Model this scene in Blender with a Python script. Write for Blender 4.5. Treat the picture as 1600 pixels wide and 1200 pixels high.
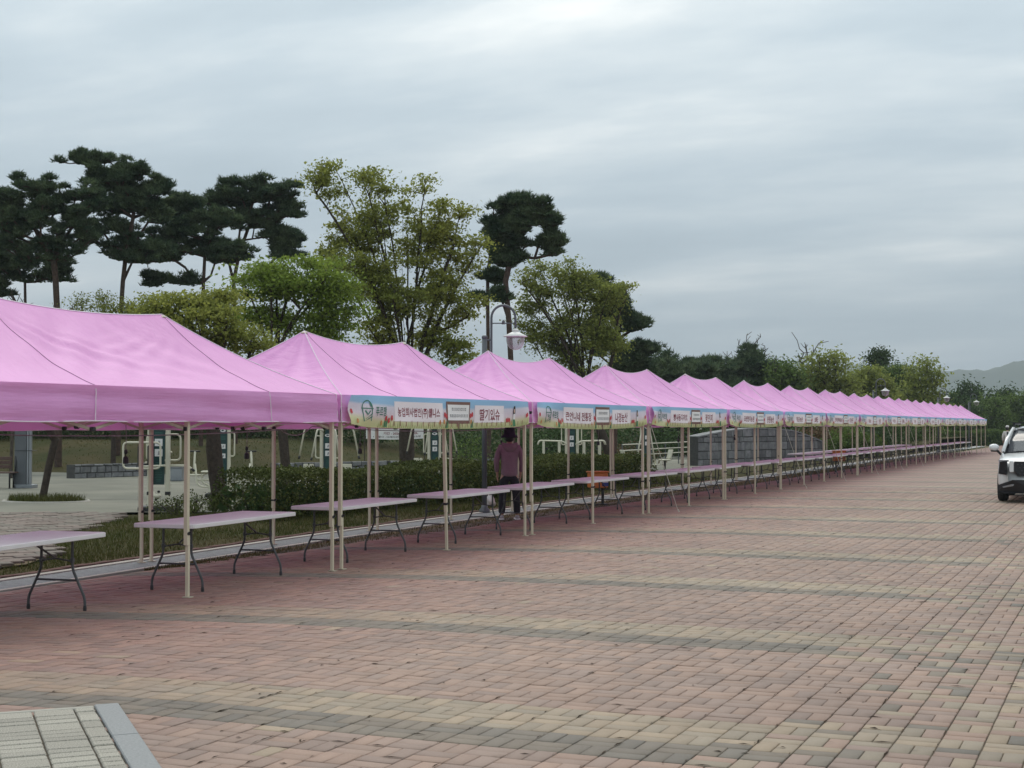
import bpy, bmesh, math, random
import numpy as np
from mathutils import Vector, Matrix
R = math.radians
rng = np.random.default_rng(7)
random.seed(7)
for o in list(bpy.data.objects): bpy.data.objects.remove(o)
scn = bpy.context.scene
col = scn.collection

# ---------------------------------------------------------------- camera
CAM_H, FPX, YAW, PITCH = 1.78, 2300.0, 22.90, 1.594
cam_d = bpy.data.cameras.new('camera'); cam = bpy.data.objects.new('camera', cam_d); col.objects.link(cam)
cam.location = (0, 0, CAM_H); cam.rotation_euler = (R(90+PITCH), 0, R(YAW))
cam_d.sensor_width = 36; cam_d.lens = 36*FPX/1600; cam_d.clip_start = .1; cam_d.clip_end = 20000
scn.camera = cam
_c, _s, _cp, _sp = math.cos(R(YAW)), math.sin(R(YAW)), math.cos(R(PITCH)), math.sin(R(PITCH))
CF = np.array((-_s*_cp, _c*_cp, _sp)); CR = np.array((_c, _s, 0.)); CU = np.array((_s*_sp, -_c*_sp, _cp))
def ray(x, y): return CF*FPX + CR*(x-800) + CU*(600-y)
def at(x, y, depth):                      # photo pixel + depth along the view axis -> world point
    p = ray(x, y)*(depth/FPX); return Vector((p[0], p[1], p[2]+CAM_H))
def gnd(x, y, z=0.):                      # photo pixel -> point at height z
    d = ray(x, y); p = d*((z-CAM_H)/d[2]); return Vector((p[0], p[1], z))
def base_at(x, depth, z=0.):
    p = at(x, 664, depth); return Vector((p.x, p.y, z))

# ---------------------------------------------------------------- world: overcast sky
SUN_EL, SUN_AZ = 52.0, -28.0              # azimuth measured from +Y towards +X
wd = bpy.data.worlds.new('World'); scn.world = wd; wd.use_nodes = True
class NT:
    def __init__(s, tree): s.t = tree; s.n = tree.nodes; s.l = tree.links
    def new(s, typ, **kw):
        n = s.n.new(typ)
        for k, v in kw.items():
            if k.startswith('i_'):
                key = k[2:]
                key = int(key) if key.isdigit() else key.replace('_', ' ')
                n.inputs[key].default_value = v
            else: setattr(n, k, v)
        return n
    def link(s, a, b): s.l.new(a, b)
    def math(s, op, a, b=None, clamp=False):
        n = s.n.new('ShaderNodeMath'); n.operation = op; n.use_clamp = clamp
        for i, v in enumerate((a, b)):
            if v is None: continue
            if isinstance(v, (int, float)): n.inputs[i].default_value = v
            else: s.l.new(v, n.inputs[i])
        return n.outputs[0]
    def mix(s, fac, a, b, blend='MIX'):
        n = s.n.new('ShaderNodeMix'); n.data_type = 'RGBA'; n.blend_type = blend
        for i, v in ((0, fac), (6, a), (7, b)):
            if isinstance(v, (int, float)): n.inputs[i].default_value = v
            elif isinstance(v, tuple): n.inputs[i].default_value = (*v[:3], 1)
            else: s.l.new(v, n.inputs[i])
        return n.outputs[2]
    def noise(s, vec, scale, detail=4, rough=.55, w=None):
        n = s.n.new('ShaderNodeTexNoise'); n.inputs['Scale'].default_value = scale
        n.inputs['Detail'].default_value = detail; n.inputs['Roughness'].default_value = rough
        if vec is not None: s.l.new(vec, n.inputs['Vector'])
        return n.outputs['Fac']
    def ramp(s, fac, stops, interp='LINEAR'):
        n = s.n.new('ShaderNodeValToRGB'); n.color_ramp.interpolation = interp
        e = n.color_ramp.elements
        while len(e) < len(stops): e.new(.5)
        for i, (p, c) in enumerate(stops):
            e[i].position = p; e[i].color = (*c[:3], 1) if isinstance(c, tuple) else (c, c, c, 1)
        s.l.new(fac, n.inputs[0]); return n.outputs[0]
w = NT(wd.node_tree); w.n.clear()
w_out = w.new('ShaderNodeOutputWorld'); w_bg = w.new('ShaderNodeBackground'); w.link(w_bg.outputs[0], w_out.inputs[0])
sky = w.new('ShaderNodeTexSky'); sky.sky_type = 'NISHITA'; sky.sun_disc = False
sky.sun_elevation = R(SUN_EL); sky.sun_rotation = R(SUN_AZ); sky.air_density = 1.2; sky.dust_density = 3.0
tc = w.new('ShaderNodeTexCoord'); sep = w.new('ShaderNodeSeparateXYZ'); w.link(tc.outputs['Generated'], sep.inputs[0])
zc = w.math('MAXIMUM', sep.outputs[2], 0.0)
zd = w.math('ADD', zc, 0.16)
comb = w.new('ShaderNodeCombineXYZ')
w.link(w.math('DIVIDE', sep.outputs[0], zd), comb.inputs[0]); w.link(w.math('DIVIDE', sep.outputs[1], zd), comb.inputs[1])
mp = w.new('ShaderNodeMapping'); mp.inputs['Rotation'].default_value = (0, 0, R(-28)); mp.inputs['Scale'].default_value = (.62, 1.25, 1)
mp.inputs['Location'].default_value = (-9.1, -2.7, 0)
w.link(comb.outputs[0], mp.inputs[0])
n1 = w.noise(mp.outputs[0], 1.15, 6, .52); n2 = w.noise(mp.outputs[0], 3.1, 5, .55)
cl = w.math('ADD', w.math('MULTIPLY', n1, .72), w.math('MULTIPLY', n2, .28))
# deck of cloud: blue-grey base, paler breaks (same law over the whole dome); brighter towards the zenith as overcast skies are
cloud = w.ramp(cl, [(.36, (.300, .372, .432)), (.48, (.350, .424, .484)), (.58, (.445, .510, .556)), (.72, (.68, .715, .725))])
lift = w.math('SUBTRACT', 1., w.math('POWER', 2.718, w.math('MULTIPLY', zc, -2.4)))
grad = w.math('ADD', .88, w.math('MULTIPLY', lift, 1.70))
cloud = w.mix(1., cloud, w.ramp(lift, [(.15, (1., 1., 1.)), (1., (1.10, 1., .88))]), 'MULTIPLY')
gv = w.new('ShaderNodeVectorMath', operation='SCALE'); w.link(cloud, gv.inputs[0]); w.link(grad, gv.inputs['Scale'])
sk = w.new('ShaderNodeVectorMath', operation='SCALE'); w.link(sky.outputs[0], sk.inputs[0]); sk.inputs['Scale'].default_value = .9
skym = w.mix(.90, sk.outputs[0], gv.outputs[0])
sc10 = w.new('ShaderNodeVectorMath', operation='SCALE'); w.link(skym, sc10.inputs[0]); sc10.inputs['Scale'].default_value = 10.0
# cloud values are in display units x10, so the Background keeps a Nishita-like strength of 0.1
sk.inputs['Scale'].default_value = .05
w.link(sc10.outputs[0], w_bg.inputs[0]); w_bg.inputs[1].default_value = .1

sun_d = bpy.data.lights.new('sun', 'SUN'); sun_d.energy = 1.3; sun_d.angle = R(35); sun_d.color = (1, .93, .84)
sun = bpy.data.objects.new('sun', sun_d); col.objects.link(sun)
sd = Vector((math.sin(R(SUN_AZ))*math.cos(R(SUN_EL)), math.cos(R(SUN_AZ))*math.cos(R(SUN_EL)), math.sin(R(SUN_EL))))
sun.rotation_euler = (-sd).to_track_quat('-Z', 'Y').to_euler(); sun.location = (0, 0, 60)
vs = scn.view_settings; vs.view_transform = 'Standard'; vs.look = 'None'; vs.exposure = 0.22; vs.gamma = 1; vs.use_curve_mapping = False
scn.render.engine = 'CYCLES'

# ---------------------------------------------------------------- materials
MATS = {}
def pmat(name, c1, c2=None, rough=.7, scale=4., bump=0., bscale=40., metal=0., spec=.5, trans=0., island=0., detail=4, coat=0., gen='Object', objvar=0., alpha=1.):
    """principled material with noise-mixed colour, optional bump, translucency and per-island / per-object variation"""
    m = bpy.data.materials.new(name); m.use_nodes = True; t = NT(m.node_tree); t.n.clear()
    out = t.new('ShaderNodeOutputMaterial'); p = t.new('ShaderNodeBsdfPrincipled')
    tcn = t.new('ShaderNodeTexCoord'); v = tcn.outputs[gen]
    c = None
    if c2 is not None:
        f = t.ramp(t.noise(v, scale, detail), [(.33, 0.), (.67, 1.)])
        c = t.mix(f, c1, c2)
    else:
        c = t.mix(0., c1, c1)
    if island:
        g = t.new('ShaderNodeNewGeometry')
        k = t.math('ADD', 1-island, t.math('MULTIPLY', g.outputs['Random Per Island'], 2*island))
        vv = t.new('ShaderNodeVectorMath', operation='SCALE'); t.link(c, vv.inputs[0]); t.link(k, vv.inputs['Scale']); c = vv.outputs[0]
    if objvar:
        g = t.new('ShaderNodeObjectInfo')
        k = t.math('ADD', 1-objvar, t.math('MULTIPLY', g.outputs['Random'], 2*objvar))
        vv = t.new('ShaderNodeVectorMath', operation='SCALE'); t.link(c, vv.inputs[0]); t.link(k, vv.inputs['Scale']); c = vv.outputs[0]
    t.link(c, p.inputs['Base Color'])
    p.inputs['Roughness'].default_value = rough; p.inputs['Metallic'].default_value = metal
    p.inputs['Specular IOR Level'].default_value = spec; p.inputs['Coat Weight'].default_value = coat
    if bump:
        b = t.new('ShaderNodeBump'); b.inputs['Strength'].default_value = bump; b.inputs['Distance'].default_value = .02
        t.link(t.noise(v, bscale, 5), b.inputs['Height']); t.link(b.outputs[0], p.inputs['Normal'])
    sh = p.outputs[0]
    if trans:
        tr = t.new('ShaderNodeBsdfTranslucent'); t.link(c, tr.inputs[0])
        mx = t.new('ShaderNodeMixShader'); mx.inputs[0].default_value = trans
        t.link(sh, mx.inputs[1]); t.link(tr.outputs[0], mx.inputs[2]); sh = mx.outputs[0]
    t.link(sh, out.inputs[0]); MATS[name] = m
    return m

def canopy_mat(name='pink_canopy_fabric', mscale=(1, 5, 2), mrot=.5):
    m = bpy.data.materials.new(name); m.use_nodes = True; t = NT(m.node_tree); t.n.clear()
    out = t.new('ShaderNodeOutputMaterial'); p = t.new('ShaderNodeBsdfPrincipled'); tcn = t.new('ShaderNodeTexCoord')
    f = t.noise(tcn.outputs['Object'], .9, 4)
    c = t.mix(t.ramp(f, [(.3, 0.), (.7, 1.)]), (.765, .365, .695), (.845, .415, .77))
    oi = t.new('ShaderNodeObjectInfo'); k = t.math('ADD', .95, t.math('MULTIPLY', oi.outputs['Random'], .10))
    vv = t.new('ShaderNodeVectorMath', operation='SCALE'); t.link(c, vv.inputs[0]); t.link(k, vv.inputs['Scale']); c = vv.outputs[0]
    t.link(c, p.inputs['Base Color']); p.inputs['Roughness'].default_value = .55; p.inputs['Specular IOR Level'].default_value = .35
    mpn = t.new('ShaderNodeMapping'); mpn.inputs['Rotation'].default_value = (0, 0, mrot); mpn.inputs['Scale'].default_value = mscale
    t.link(tcn.outputs['Object'], mpn.inputs[0])
    h1 = t.noise(mpn.outputs[0], 1.6, 3); h2 = t.noise(tcn.outputs['Object'], 5., 4)
    hs = t.math('ADD', h1, t.math('MULTIPLY', h2, .25))
    b = t.new('ShaderNodeBump'); b.inputs['Strength'].default_value = .34; b.inputs['Distance'].default_value = .06
    t.link(hs, b.inputs['Height']); t.link(b.outputs[0], p.inputs['Normal'])
    tr = t.new('ShaderNodeBsdfTranslucent'); t.link(t.mix(.5, c, (.80, .20, .55)), tr.inputs[0])
    mx = t.new('ShaderNodeMixShader'); mx.inputs[0].default_value = .22
    t.link(p.outputs[0], mx.inputs[1]); t.link(tr.outputs[0], mx.inputs[2]); t.link(mx.outputs[0], out.inputs[0])
    return m

def paver_mat(name, attr=True):
    m = bpy.data.materials.new(name); m.use_nodes = True; t = NT(m.node_tree); t.n.clear()
    out = t.new('ShaderNodeOutputMaterial'); p = t.new('ShaderNodeBsdfPrincipled')
    geo = t.new('ShaderNodeNewGeometry'); pos = geo.outputs['Position']
    if attr:
        a = t.new('ShaderNodeAttribute'); a.attribute_name = 'Col'; c = a.outputs['Color']
    else:
        sx = t.new('ShaderNodeSeparateXYZ'); t.link(pos, sx.inputs[0])
        dx = t.math('MAXIMUM', t.math('SUBTRACT', -5.0, sx.outputs[0]), 0.)
        d = t.math('DIVIDE', t.math('MULTIPLY', dx, dx), 29.4)
        yy = t.math('ADD', sx.outputs[1], d)
        fr = t.math('FRACT', t.math('DIVIDE', t.math('SUBTRACT', yy, 7.405), 3.995))
        c = t.ramp(fr, [(0., GREY_B), (.1176, TAN_B), (.294, PINK_B)], 'CONSTANT')
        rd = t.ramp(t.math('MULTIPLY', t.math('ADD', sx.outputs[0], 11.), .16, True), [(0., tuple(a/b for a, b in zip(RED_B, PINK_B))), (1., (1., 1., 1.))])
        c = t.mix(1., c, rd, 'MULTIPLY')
        cx = t.new('ShaderNodeCombineXYZ'); t.link(sx.outputs[0], cx.inputs[1]); t.link(yy, cx.inputs[0])
        br = t.new('ShaderNodeTexBrick'); br.inputs['Scale'].default_value = 1.; br.inputs['Brick Width'].default_value = .235; br.inputs['Row Height'].default_value = .235
        br.inputs['Mortar Size'].default_value = .008; br.offset = .5; br.inputs['Color1'].default_value = (1.05, 1.05, 1.05, 1); br.inputs['Color2'].default_value = (.92, .92, .92, 1)
        br.inputs['Mortar'].default_value = (.45, .43, .4, 1); t.link(cx.outputs[0], br.inputs['Vector'])
        c = t.mix(1., c, br.outputs['Color'], 'MULTIPLY')
    st = t.ramp(t.noise(pos, .35, 5, .6), [(.32, (.80, .80, .80)), (.66, (1.08, 1.08, 1.07))])
    c = t.mix(1., c, st, 'MULTIPLY')
    gr = t.ramp(t.noise(pos, 190., 3, .6), [(.3, (.87, .87, .87)), (.7, (1.12, 1.12, 1.12))])
    c = t.mix(1., c, gr, 'MULTIPLY')
    blot = t.ramp(t.noise(pos, 3.1, 6, .65), [(.60, (1., 1., 1.)), (.74, (.80, .79, .77))])
    c = t.mix(1., c, blot, 'MULTIPLY')
    t.link(c, p.inputs['Base Color']); p.inputs['Roughness'].default_value = .66; p.inputs['Specular IOR Level'].default_value = .30
    b = t.new('ShaderNodeBump'); b.inputs['Strength'].default_value = .3; b.inputs['Distance'].default_value = .004
    t.link(t.noise(pos, 160., 4), b.inputs['Height']); t.link(b.outputs[0], p.inputs['Normal'])
    t.link(p.outputs[0], out.inputs[0]); return m

def globe_mat():
    m = bpy.data.materials.new('clear_lamp_globe'); m.use_nodes = True; t = NT(m.node_tree); t.n.clear()
    out = t.new('ShaderNodeOutputMaterial'); p = t.new('ShaderNodeBsdfPrincipled'); p.inputs['Base Color'].default_value = (.62, .61, .60, 1); p.inputs['Roughness'].default_value = .1
    tr = t.new('ShaderNodeBsdfTransparent'); tr.inputs[0].default_value = (.85, .84, .84, 1); fr = t.new('ShaderNodeLayerWeight'); fr.inputs[0].default_value = .35
    mx = t.new('ShaderNodeMixShader'); t.link(t.math('ADD', .18, t.math('MULTIPLY', fr.outputs[1], .6)), mx.inputs[0]); t.link(tr.outputs[0], mx.inputs[1]); t.link(p.outputs[0], mx.inputs[2]); t.link(mx.outputs[0], out.inputs[0]); return m
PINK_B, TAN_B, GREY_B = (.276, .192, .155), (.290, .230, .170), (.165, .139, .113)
RED_B = (.248, .130, .110)              # redder, darker pavers by the tents: less trodden, with tent shade painted in
M_CANOPY = canopy_mat(); M_VALANCE = canopy_mat('pink_valance_fabric', (.5, .5, 6.), 0.)
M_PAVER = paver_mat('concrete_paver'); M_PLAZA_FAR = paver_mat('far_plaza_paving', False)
M = dict(
 joint=pmat('joint_soil', (.035, .028, .02), (.17, .135, .10), .95, 1.6, detail=8),
 ivory=pmat('ivory_painted_steel', (.62, .56, .42), (.55, .49, .36), .42, 3),
 ivory2=pmat('worn_ivory_steel', (.50, .45, .34), (.42, .37, .28), .45, 6),
 black=pmat('black_plastic', (.016, .016, .018), None, .45),
 hem=pmat('pale_hem_tape', (.80, .72, .78), None, .6),
 seam=pmat('dark_seam', (.42, .20, .36), None, .7),
 table=pmat('white_plastic_tabletop', (.70, .68, .68), (.76, .74, .74), .38, 3, .05, 120),
 steel=pmat('grey_powder_steel', (.045, .047, .05), (.07, .07, .075), .42, 5),
 galv=pmat('galvanised_steel', (.30, .31, .32), (.22, .23, .24), .5, 9, metal=.25),
 alum=pmat('brushed_grey_metal', (.34, .36, .38), (.27, .29, .31), .38, 2, metal=.6),
 slate=pmat('dark_grey_cladding', (.085, .095, .105), (.11, .12, .13), .5, 2),
 concrete=pmat('pale_concrete', (.42, .40, .35), (.33, .315, .275), .85, .8, .2, 60),
 concrete2=pmat('worn_court_concrete', (.235, .228, .19), (.155, .157, .132), .85, .35, .2, 40, detail=8, spec=.06),
 kerb=pmat('grey_granite_kerb', (.255, .265, .27), (.20, .21, .215), .7, 60, .25, 200),
 granite=pmat('pale_granite_block', (.40, .375, .315), (.17, .16, .14), .8, 130, .15, 220, objvar=.16),
 stone=pmat('grey_wall_stone', (.205, .21, .21), (.12, .125, .13), .85, 5, .6, 14, objvar=.32),
 mortar=pmat('stone_mortar', (.045, .045, .045), (.075, .075, .07), .9, 8),
 lawn=pmat('spring_lawn', (.036, .042, .014), (.068, .056, .026), .95, .5, .6, 30, detail=7, gen='Object', spec=.06),
 soil=pmat('dry_soil', (.17, .135, .09), (.11, .09, .058), .95, 1.2, .5, 30, spec=.06),
 ground=pmat('ground_cover', (.10, .115, .05), (.14, .13, .075), .95, .05, 0, gen='Object', spec=.06),
 grass=pmat('grass_blade', (.056, .072, .019), (.090, .088, .032), .8, .8, trans=.3, island=.3, spec=.06),
 drygrass=pmat('straw_grass', (.13, .105, .05), (.085, .075, .034), .85, 1.5, trans=.25, island=.3, spec=.06),
 bark=pmat('grey_brown_bark', (.075, .06, .048), (.045, .037, .032), .9, 14, .8, 26, spec=.06),
 pinebark=pmat('red_pine_bark', (.105, .072, .056), (.058, .043, .036), .9, 9, .9, 20, spec=.06),
 pine=pmat('pine_needles', (.036, .066, .040), (.120, .160, .078), .7, 1.3, trans=.22, island=.38, spec=.06),
 leafA=pmat('olive_spring_leaf', (.300, .315, .075), (.205, .240, .058), .6, .6, trans=.5, island=.32, spec=.06),
 leafB=pmat('fresh_green_leaf', (.240, .320, .058), (.165, .235, .046), .6, .6, trans=.5, island=.30, spec=.06),
 leafC=pmat('yellow_green_leaf', (.265, .300, .078), (.19, .225, .058), .6, .6, trans=.5, island=.32, spec=.06),
 leafD=pmat('dark_green_leaf', (.060, .100, .034), (.045, .075, .028), .6, .6, trans=.25, island=.35, spec=.06),
 leafE=pmat('mid_green_leaf', (.125, .180, .048), (.090, .140, .040), .6, .6, trans=.32, island=.35, spec=.06),
 leafR=pmat('reddish_brown_leaf', (.15, .095, .055), (.10, .075, .04), .7, .6, trans=.25, island=.35, spec=.06),
 hedge=pmat('hedge_leaf', (.058, .075, .022), (.095, .108, .032), .6, 1.2, trans=.2, island=.4, spec=.06),
 twig=pmat('twig_brown', (.09, .075, .06), (.06, .05, .042), .9, 10, spec=.06),
 wood=pmat('brown_stained_wood', (.105, .058, .044), (.075, .042, .034), .6, 12),
 green_sign=pmat('dark_green_panel', (.012, .050, .048), (.010, .040, .040), .35, 2),
 white=pmat('white_print', (.74, .74, .72), None, .5),
 cream=pmat('cream_machine_paint', (.66, .635, .50), (.58, .56, .44), .4, 5),
 orange=pmat('orange_plastic', (.62, .20, .035), (.5, .15, .03), .45, 6),
 blue=pmat('blue_print', (.035, .06, .25), None, .5),
 carpaint=pmat('white_car_paint', (.72, .73, .73), None, .22, coat=.6),
 glass=pmat('dark_car_glass', (.05, .055, .065), None, .12, spec=.35),
 tyre=pmat('tyre_rubber', (.015, .015, .016), None, .8),
 chrome=pmat('satin_silver', (.55, .56, .57), None, .25, metal=.9),
 hood=pmat('mauve_sweat_fabric', (.275, .185, .215), (.235, .155, .182), .9, 9, .5, 60),
 trouser=pmat('black_trouser_fabric', (.011, .011, .016), (.017, .017, .023), .9, 12, .3, 60),
 hat=pmat('black_hat_fabric', (.008, .009, .017), None, .85),
 skin=pmat('skin', (.45, .27, .19), None, .55),
 shoe=pmat('pale_grey_shoe', (.40, .39, .38), (.30, .29, .29), .6, 20),
 hair=pmat('black_hair', (.012, .011, .010), None, .6),
 shirt=pmat('white_shirt', (.66, .65, .62), (.58, .57, .55), .85, 10),
 vest=pmat('dark_vest', (.02, .02, .022), None, .8),
 bag=pmat('white_plastic_bag', (.72, .70, .69), (.62, .48, .46), .35, 6, .6, 14, trans=.25),
 cable=pmat('grey_cable', (.22, .21, .2), None, .6),
 rope=pmat('pale_rope', (.55, .52, .45), None, .8),
 lampwhite=pmat('white_lamp_enamel', (.70, .70, .68), None, .4),
 globe=globe_mat(),
 rock=pmat('forest_slope', (.035, .055, .034), (.055, .075, .042), .95, .012, 0, detail=9, spec=.06),
 bred=pmat('print_red', (.55, .05, .06), None, .7),
 bwine=pmat('print_wine', (.23, .012, .035), None, .7),
 bgreen=pmat('print_green', (.05, .21, .09), None, .7),
 bteal=pmat('print_teal_green', (.06, .20, .15), None, .7),
 bbrown=pmat('print_brown', (.20, .105, .085), None, .7),
 bpaper=pmat('print_paper', (.86, .84, .84), None, .7),
 bgrey=pmat('print_grey', (.30, .30, .31), None, .7),
 bpanel=pmat('print_pale_panel', (.88, .80, .84), None, .7),
 borange=pmat('print_orange', (.62, .28, .10), None, .7),
 bblade=pmat('print_grass', (.32, .40, .12), None, .7),
 bdark=pmat('print_dark', (.03, .025, .03), None, .7),
 bskin=pmat('print_face', (.65, .45, .38), None, .7),
 edging=pmat('brick_edging', (.16, .10, .085), (.12, .08, .07), .9, 6, spec=.06),
 grille=pmat('dark_grille', (.012, .013, .016), None, .3),
 litter=pmat('dead_leaf', (.055, .036, .022), (.035, .025, .018), .9, 9, island=.4, spec=.06),
)
# ---------------------------------------------------------------- mesh helpers
class MB:
    def __init__(s): s.v = []; s.f = []; s.mi = []; s.cur = 0
    def add(s, vs, fs):
        b = len(s.v); s.v += [tuple(p) for p in vs]
        for f in fs: s.f.append(tuple(i+b for i in f)); s.mi.append(s.cur)
        return s
    def box(s, c, d, rz=0., M4=None):
        x, y, z = d[0]/2, d[1]/2, d[2]/2
        vs = [Vector((sx*x, sy*y, sz*z)) for sz in (-1, 1) for sx, sy in ((-1, -1), (1, -1), (1, 1), (-1, 1))]
        m = M4 if M4 is not None else Matrix.Rotation(rz, 3, 'Z')
        vs = [m @ p + Vector(c) for p in vs]
        return s.add(vs, [(3, 2, 1, 0), (4, 5, 6, 7), (0, 1, 5, 4), (1, 2, 6, 5), (2, 3, 7, 6), (3, 0, 4, 7)])
    def rbox(s, c, d, r=.02, rz=0.):           # box with chamfered vertical corners and top/bottom edges
        x, y, z = d[0]/2, d[1]/2, d[2]/2; m = Matrix.Rotation(rz, 3, 'Z'); rings = []
        for zz, k in ((-z, r), (-z+r, 0), (z-r, 0), (z, r)):
            X, Y = x-k, y-k; q = r
            rings.append([(-X+q, -Y), (X-q, -Y), (X, -Y+q), (X, Y-q), (X-q, Y), (-X+q, Y), (-X, Y-q), (-X, -Y+q)])
            rings[-1] = [m @ Vector((a, b, zz)) + Vector(c) for a, b in rings[-1]]
        vs = sum(rings, []); fs = [tuple(range(7, -1, -1)), tuple(range(24, 32))]
        for k in range(3):
            for i in range(8): j = (i+1) % 8; fs.append((k*8+i, k*8+j, k*8+8+j, k*8+8+i))
        return s.add(vs, fs)
    def bar(s, a, b, w, h=None):
        a, b = Vector(a), Vector(b); d = (b-a); L = d.length
        if L < 1e-6: return s
        q = d.to_track_quat('Z', 'Y').to_matrix() if abs(d.normalized().z) < .999 else Matrix.Identity(3)
        return s.box((a+b)/2, (w, h or w, L), M4=q)
    def tube(s, pts, r, n=8, closed=False, r2=None):
        pts = [Vector(p) for p in pts]; N = len(pts); rings = []
        up = None
        for i, p in enumerate(pts):
            a = pts[i-1] if (i > 0 or closed) else p; b = pts[(i+1) % N] if (i < N-1 or closed) else p
            t = (b-a).normalized() if (b-a).length > 1e-9 else Vector((0, 0, 1))
            if up is None or abs(up.dot(t)) > .98:
                up = Vector((0, 0, 1)) if abs(t.z) < .9 else Vector((1, 0, 0))
            x = up.cross(t).normalized(); y = t.cross(x).normalized(); up = y
            rr = r if r2 is None else r+(r2-r)*i/max(1, N-1)
            if isinstance(r, (list, tuple)): rr = r[i]
            rings.append([p + (x*math.cos(2*math.pi*k/n)+y*math.sin(2*math.pi*k/n))*rr for k in range(n)])
        vs = sum(rings, []); fs = []
        for i in range(N if closed else N-1):
            for k in range(n):
                j = (k+1) % n; i2 = (i+1) % N
                fs.append((i*n+k, i*n+j, i2*n+j, i2*n+k))
        if not closed: fs += [tuple(range(n-1, -1, -1)), tuple(range((N-1)*n, N*n))]
        return s.add(vs, fs)
    def lathe(s, prof, c=(0, 0, 0), n=20, sx=1., sy=1.):
        c = Vector(c); vs = []; fs = []
        for r, z in prof:
            for k in range(n):
                a = 2*math.pi*k/n; vs.append(c+Vector((r*math.cos(a)*sx, r*math.sin(a)*sy, z)))
        for i in range(len(prof)-1):
            for k in range(n):
                j = (k+1) % n; fs.append((i*n+k, i*n+j, (i+1)*n+j, (i+1)*n+k))
        if prof[0][0] > 1e-6: fs.append(tuple(range(n-1, -1, -1)))
        if prof[-1][0] > 1e-6: fs.append(tuple(range((len(prof)-1)*n, len(prof)*n)))
        return s.add(vs, fs)
    def prism(s, poly, z0, z1):
        n = len(poly); vs = [(x, y, z0) for x, y in poly]+[(x, y, z1) for x, y in poly]
        fs = [tuple(range(n-1, -1, -1)), tuple(range(n, 2*n))]+[(i, (i+1) % n, n+(i+1) % n, n+i) for i in range(n)]
        return s.add(vs, fs)
    def grid(s, fn, nu, nv):
        vs = [fn(i/nu, j/nv) for j in range(nv+1) for i in range(nu+1)]
        fs = [(j*(nu+1)+i, j*(nu+1)+i+1, (j+1)*(nu+1)+i+1, (j+1)*(nu+1)+i) for j in range(nv) for i in range(nu)]
        return s.add(vs, fs)
    def mesh(s, name, mats, smooth=False):
        me = bpy.data.meshes.new(name); me.from_pydata(s.v, [], s.f)
        for m in (mats if isinstance(mats, (list, tuple)) else [mats]): me.materials.append(m)
        me.polygons.foreach_set('material_index', s.mi)
        if smooth: me.polygons.foreach_set('use_smooth', [True]*len(s.f))
        me.update(); return me
    def build(s, name, mats, parent=None, smooth=False, loc=None):
        return link(name, s.mesh(name, mats, smooth), parent, loc)
def link(name, me, parent=None, loc=None):
    o = bpy.data.objects.new(name, me); col.objects.link(o)
    if parent is not None: o.parent = parent
    if loc is not None: o.location = loc
    return o
def tag(o, label=None, cat=None, group=None, kind=None):
    if label: o['label'] = label
    if cat: o['category'] = cat
    if group: o['group'] = group
    if kind: o['kind'] = kind
    return o
def thing(name, label, cat, loc=(0, 0, 0), rz=0., group=None):
    o = bpy.data.objects.new(name, None); col.objects.link(o); o.location = loc; o.rotation_euler = (0, 0, rz); o.empty_display_size = .2
    return tag(o, label, cat, group)
def copy_tree(o, parent=None):
    c = o.copy(); col.objects.link(c)
    if parent is not None: c.parent = parent
    for ch in list(o.children): copy_tree(ch, c)
    return c
def struct(name, mb, m, smooth=False):
    return tag(mb.build(name, m, None, smooth), kind='structure')
def np_mesh(name, verts, faces, mat, smooth=False, colors=None):
    """verts (N,3), faces (F,k) arrays"""
    me = bpy.data.meshes.new(name); verts = np.asarray(verts, np.float32); faces = np.asarray(faces, np.int32)
    F, k = faces.shape
    me.vertices.add(len(verts)); me.vertices.foreach_set('co', verts.ravel())
    me.loops.add(F*k); me.loops.foreach_set('vertex_index', faces.ravel())
    me.polygons.add(F); me.polygons.foreach_set('loop_start', np.arange(0, F*k, k, dtype=np.int32))
    try: me.polygons.foreach_set('loop_total', np.full(F, k, np.int32))
    except Exception: pass
    for mm in (mat if isinstance(mat, (list, tuple)) else [mat]): me.materials.append(mm)
    if smooth: me.polygons.foreach_set('use_smooth', np.ones(F, bool))
    me.update(calc_edges=True); me.validate()
    if colors is not None:
        a = me.attributes.new('Col', 'FLOAT_COLOR', 'POINT'); a.data.foreach_set('color', np.asarray(colors, np.float32).ravel())
    return me
def sheet(name, poly, z, m, kind='structure', sub=None):
    mb = MB(); mb.add([(x, y, z) for x, y in poly], [tuple(range(len(poly)))])
    return tag(mb.build(name, m), kind=kind)
def arc(c, r, a0, a1, n, ax='xz'):
    c = Vector(c); out = []
    for i in range(n+1):
        a = R(a0+(a1-a0)*i/n); u, v = r*math.cos(a), r*math.sin(a)
        out.append(c+(Vector((u, 0, v)) if ax == 'xz' else Vector((0, u, v)) if ax == 'yz' else Vector((u, v, 0))))
    return out
def rounded(path, r=.08, n=4, closed=False):
    """round the corners of a polyline"""
    P = [Vector(p) for p in path]; out = []; N = len(P)
    for i, p in enumerate(P):
        if not closed and i in (0, N-1): out.append(p); continue
        a, b = P[i-1], P[(i+1) % N]; da, db = (a-p), (b-p)
        k = min(r, da.length*.45, db.length*.45); s, e = p+da.normalized()*k, p+db.normalized()*k
        for j in range(n+1):
            t = j/n; out.append(s*(1-t)**2+p*2*t*(1-t)+e*t*t)
    return out
_tcache = {}
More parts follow.
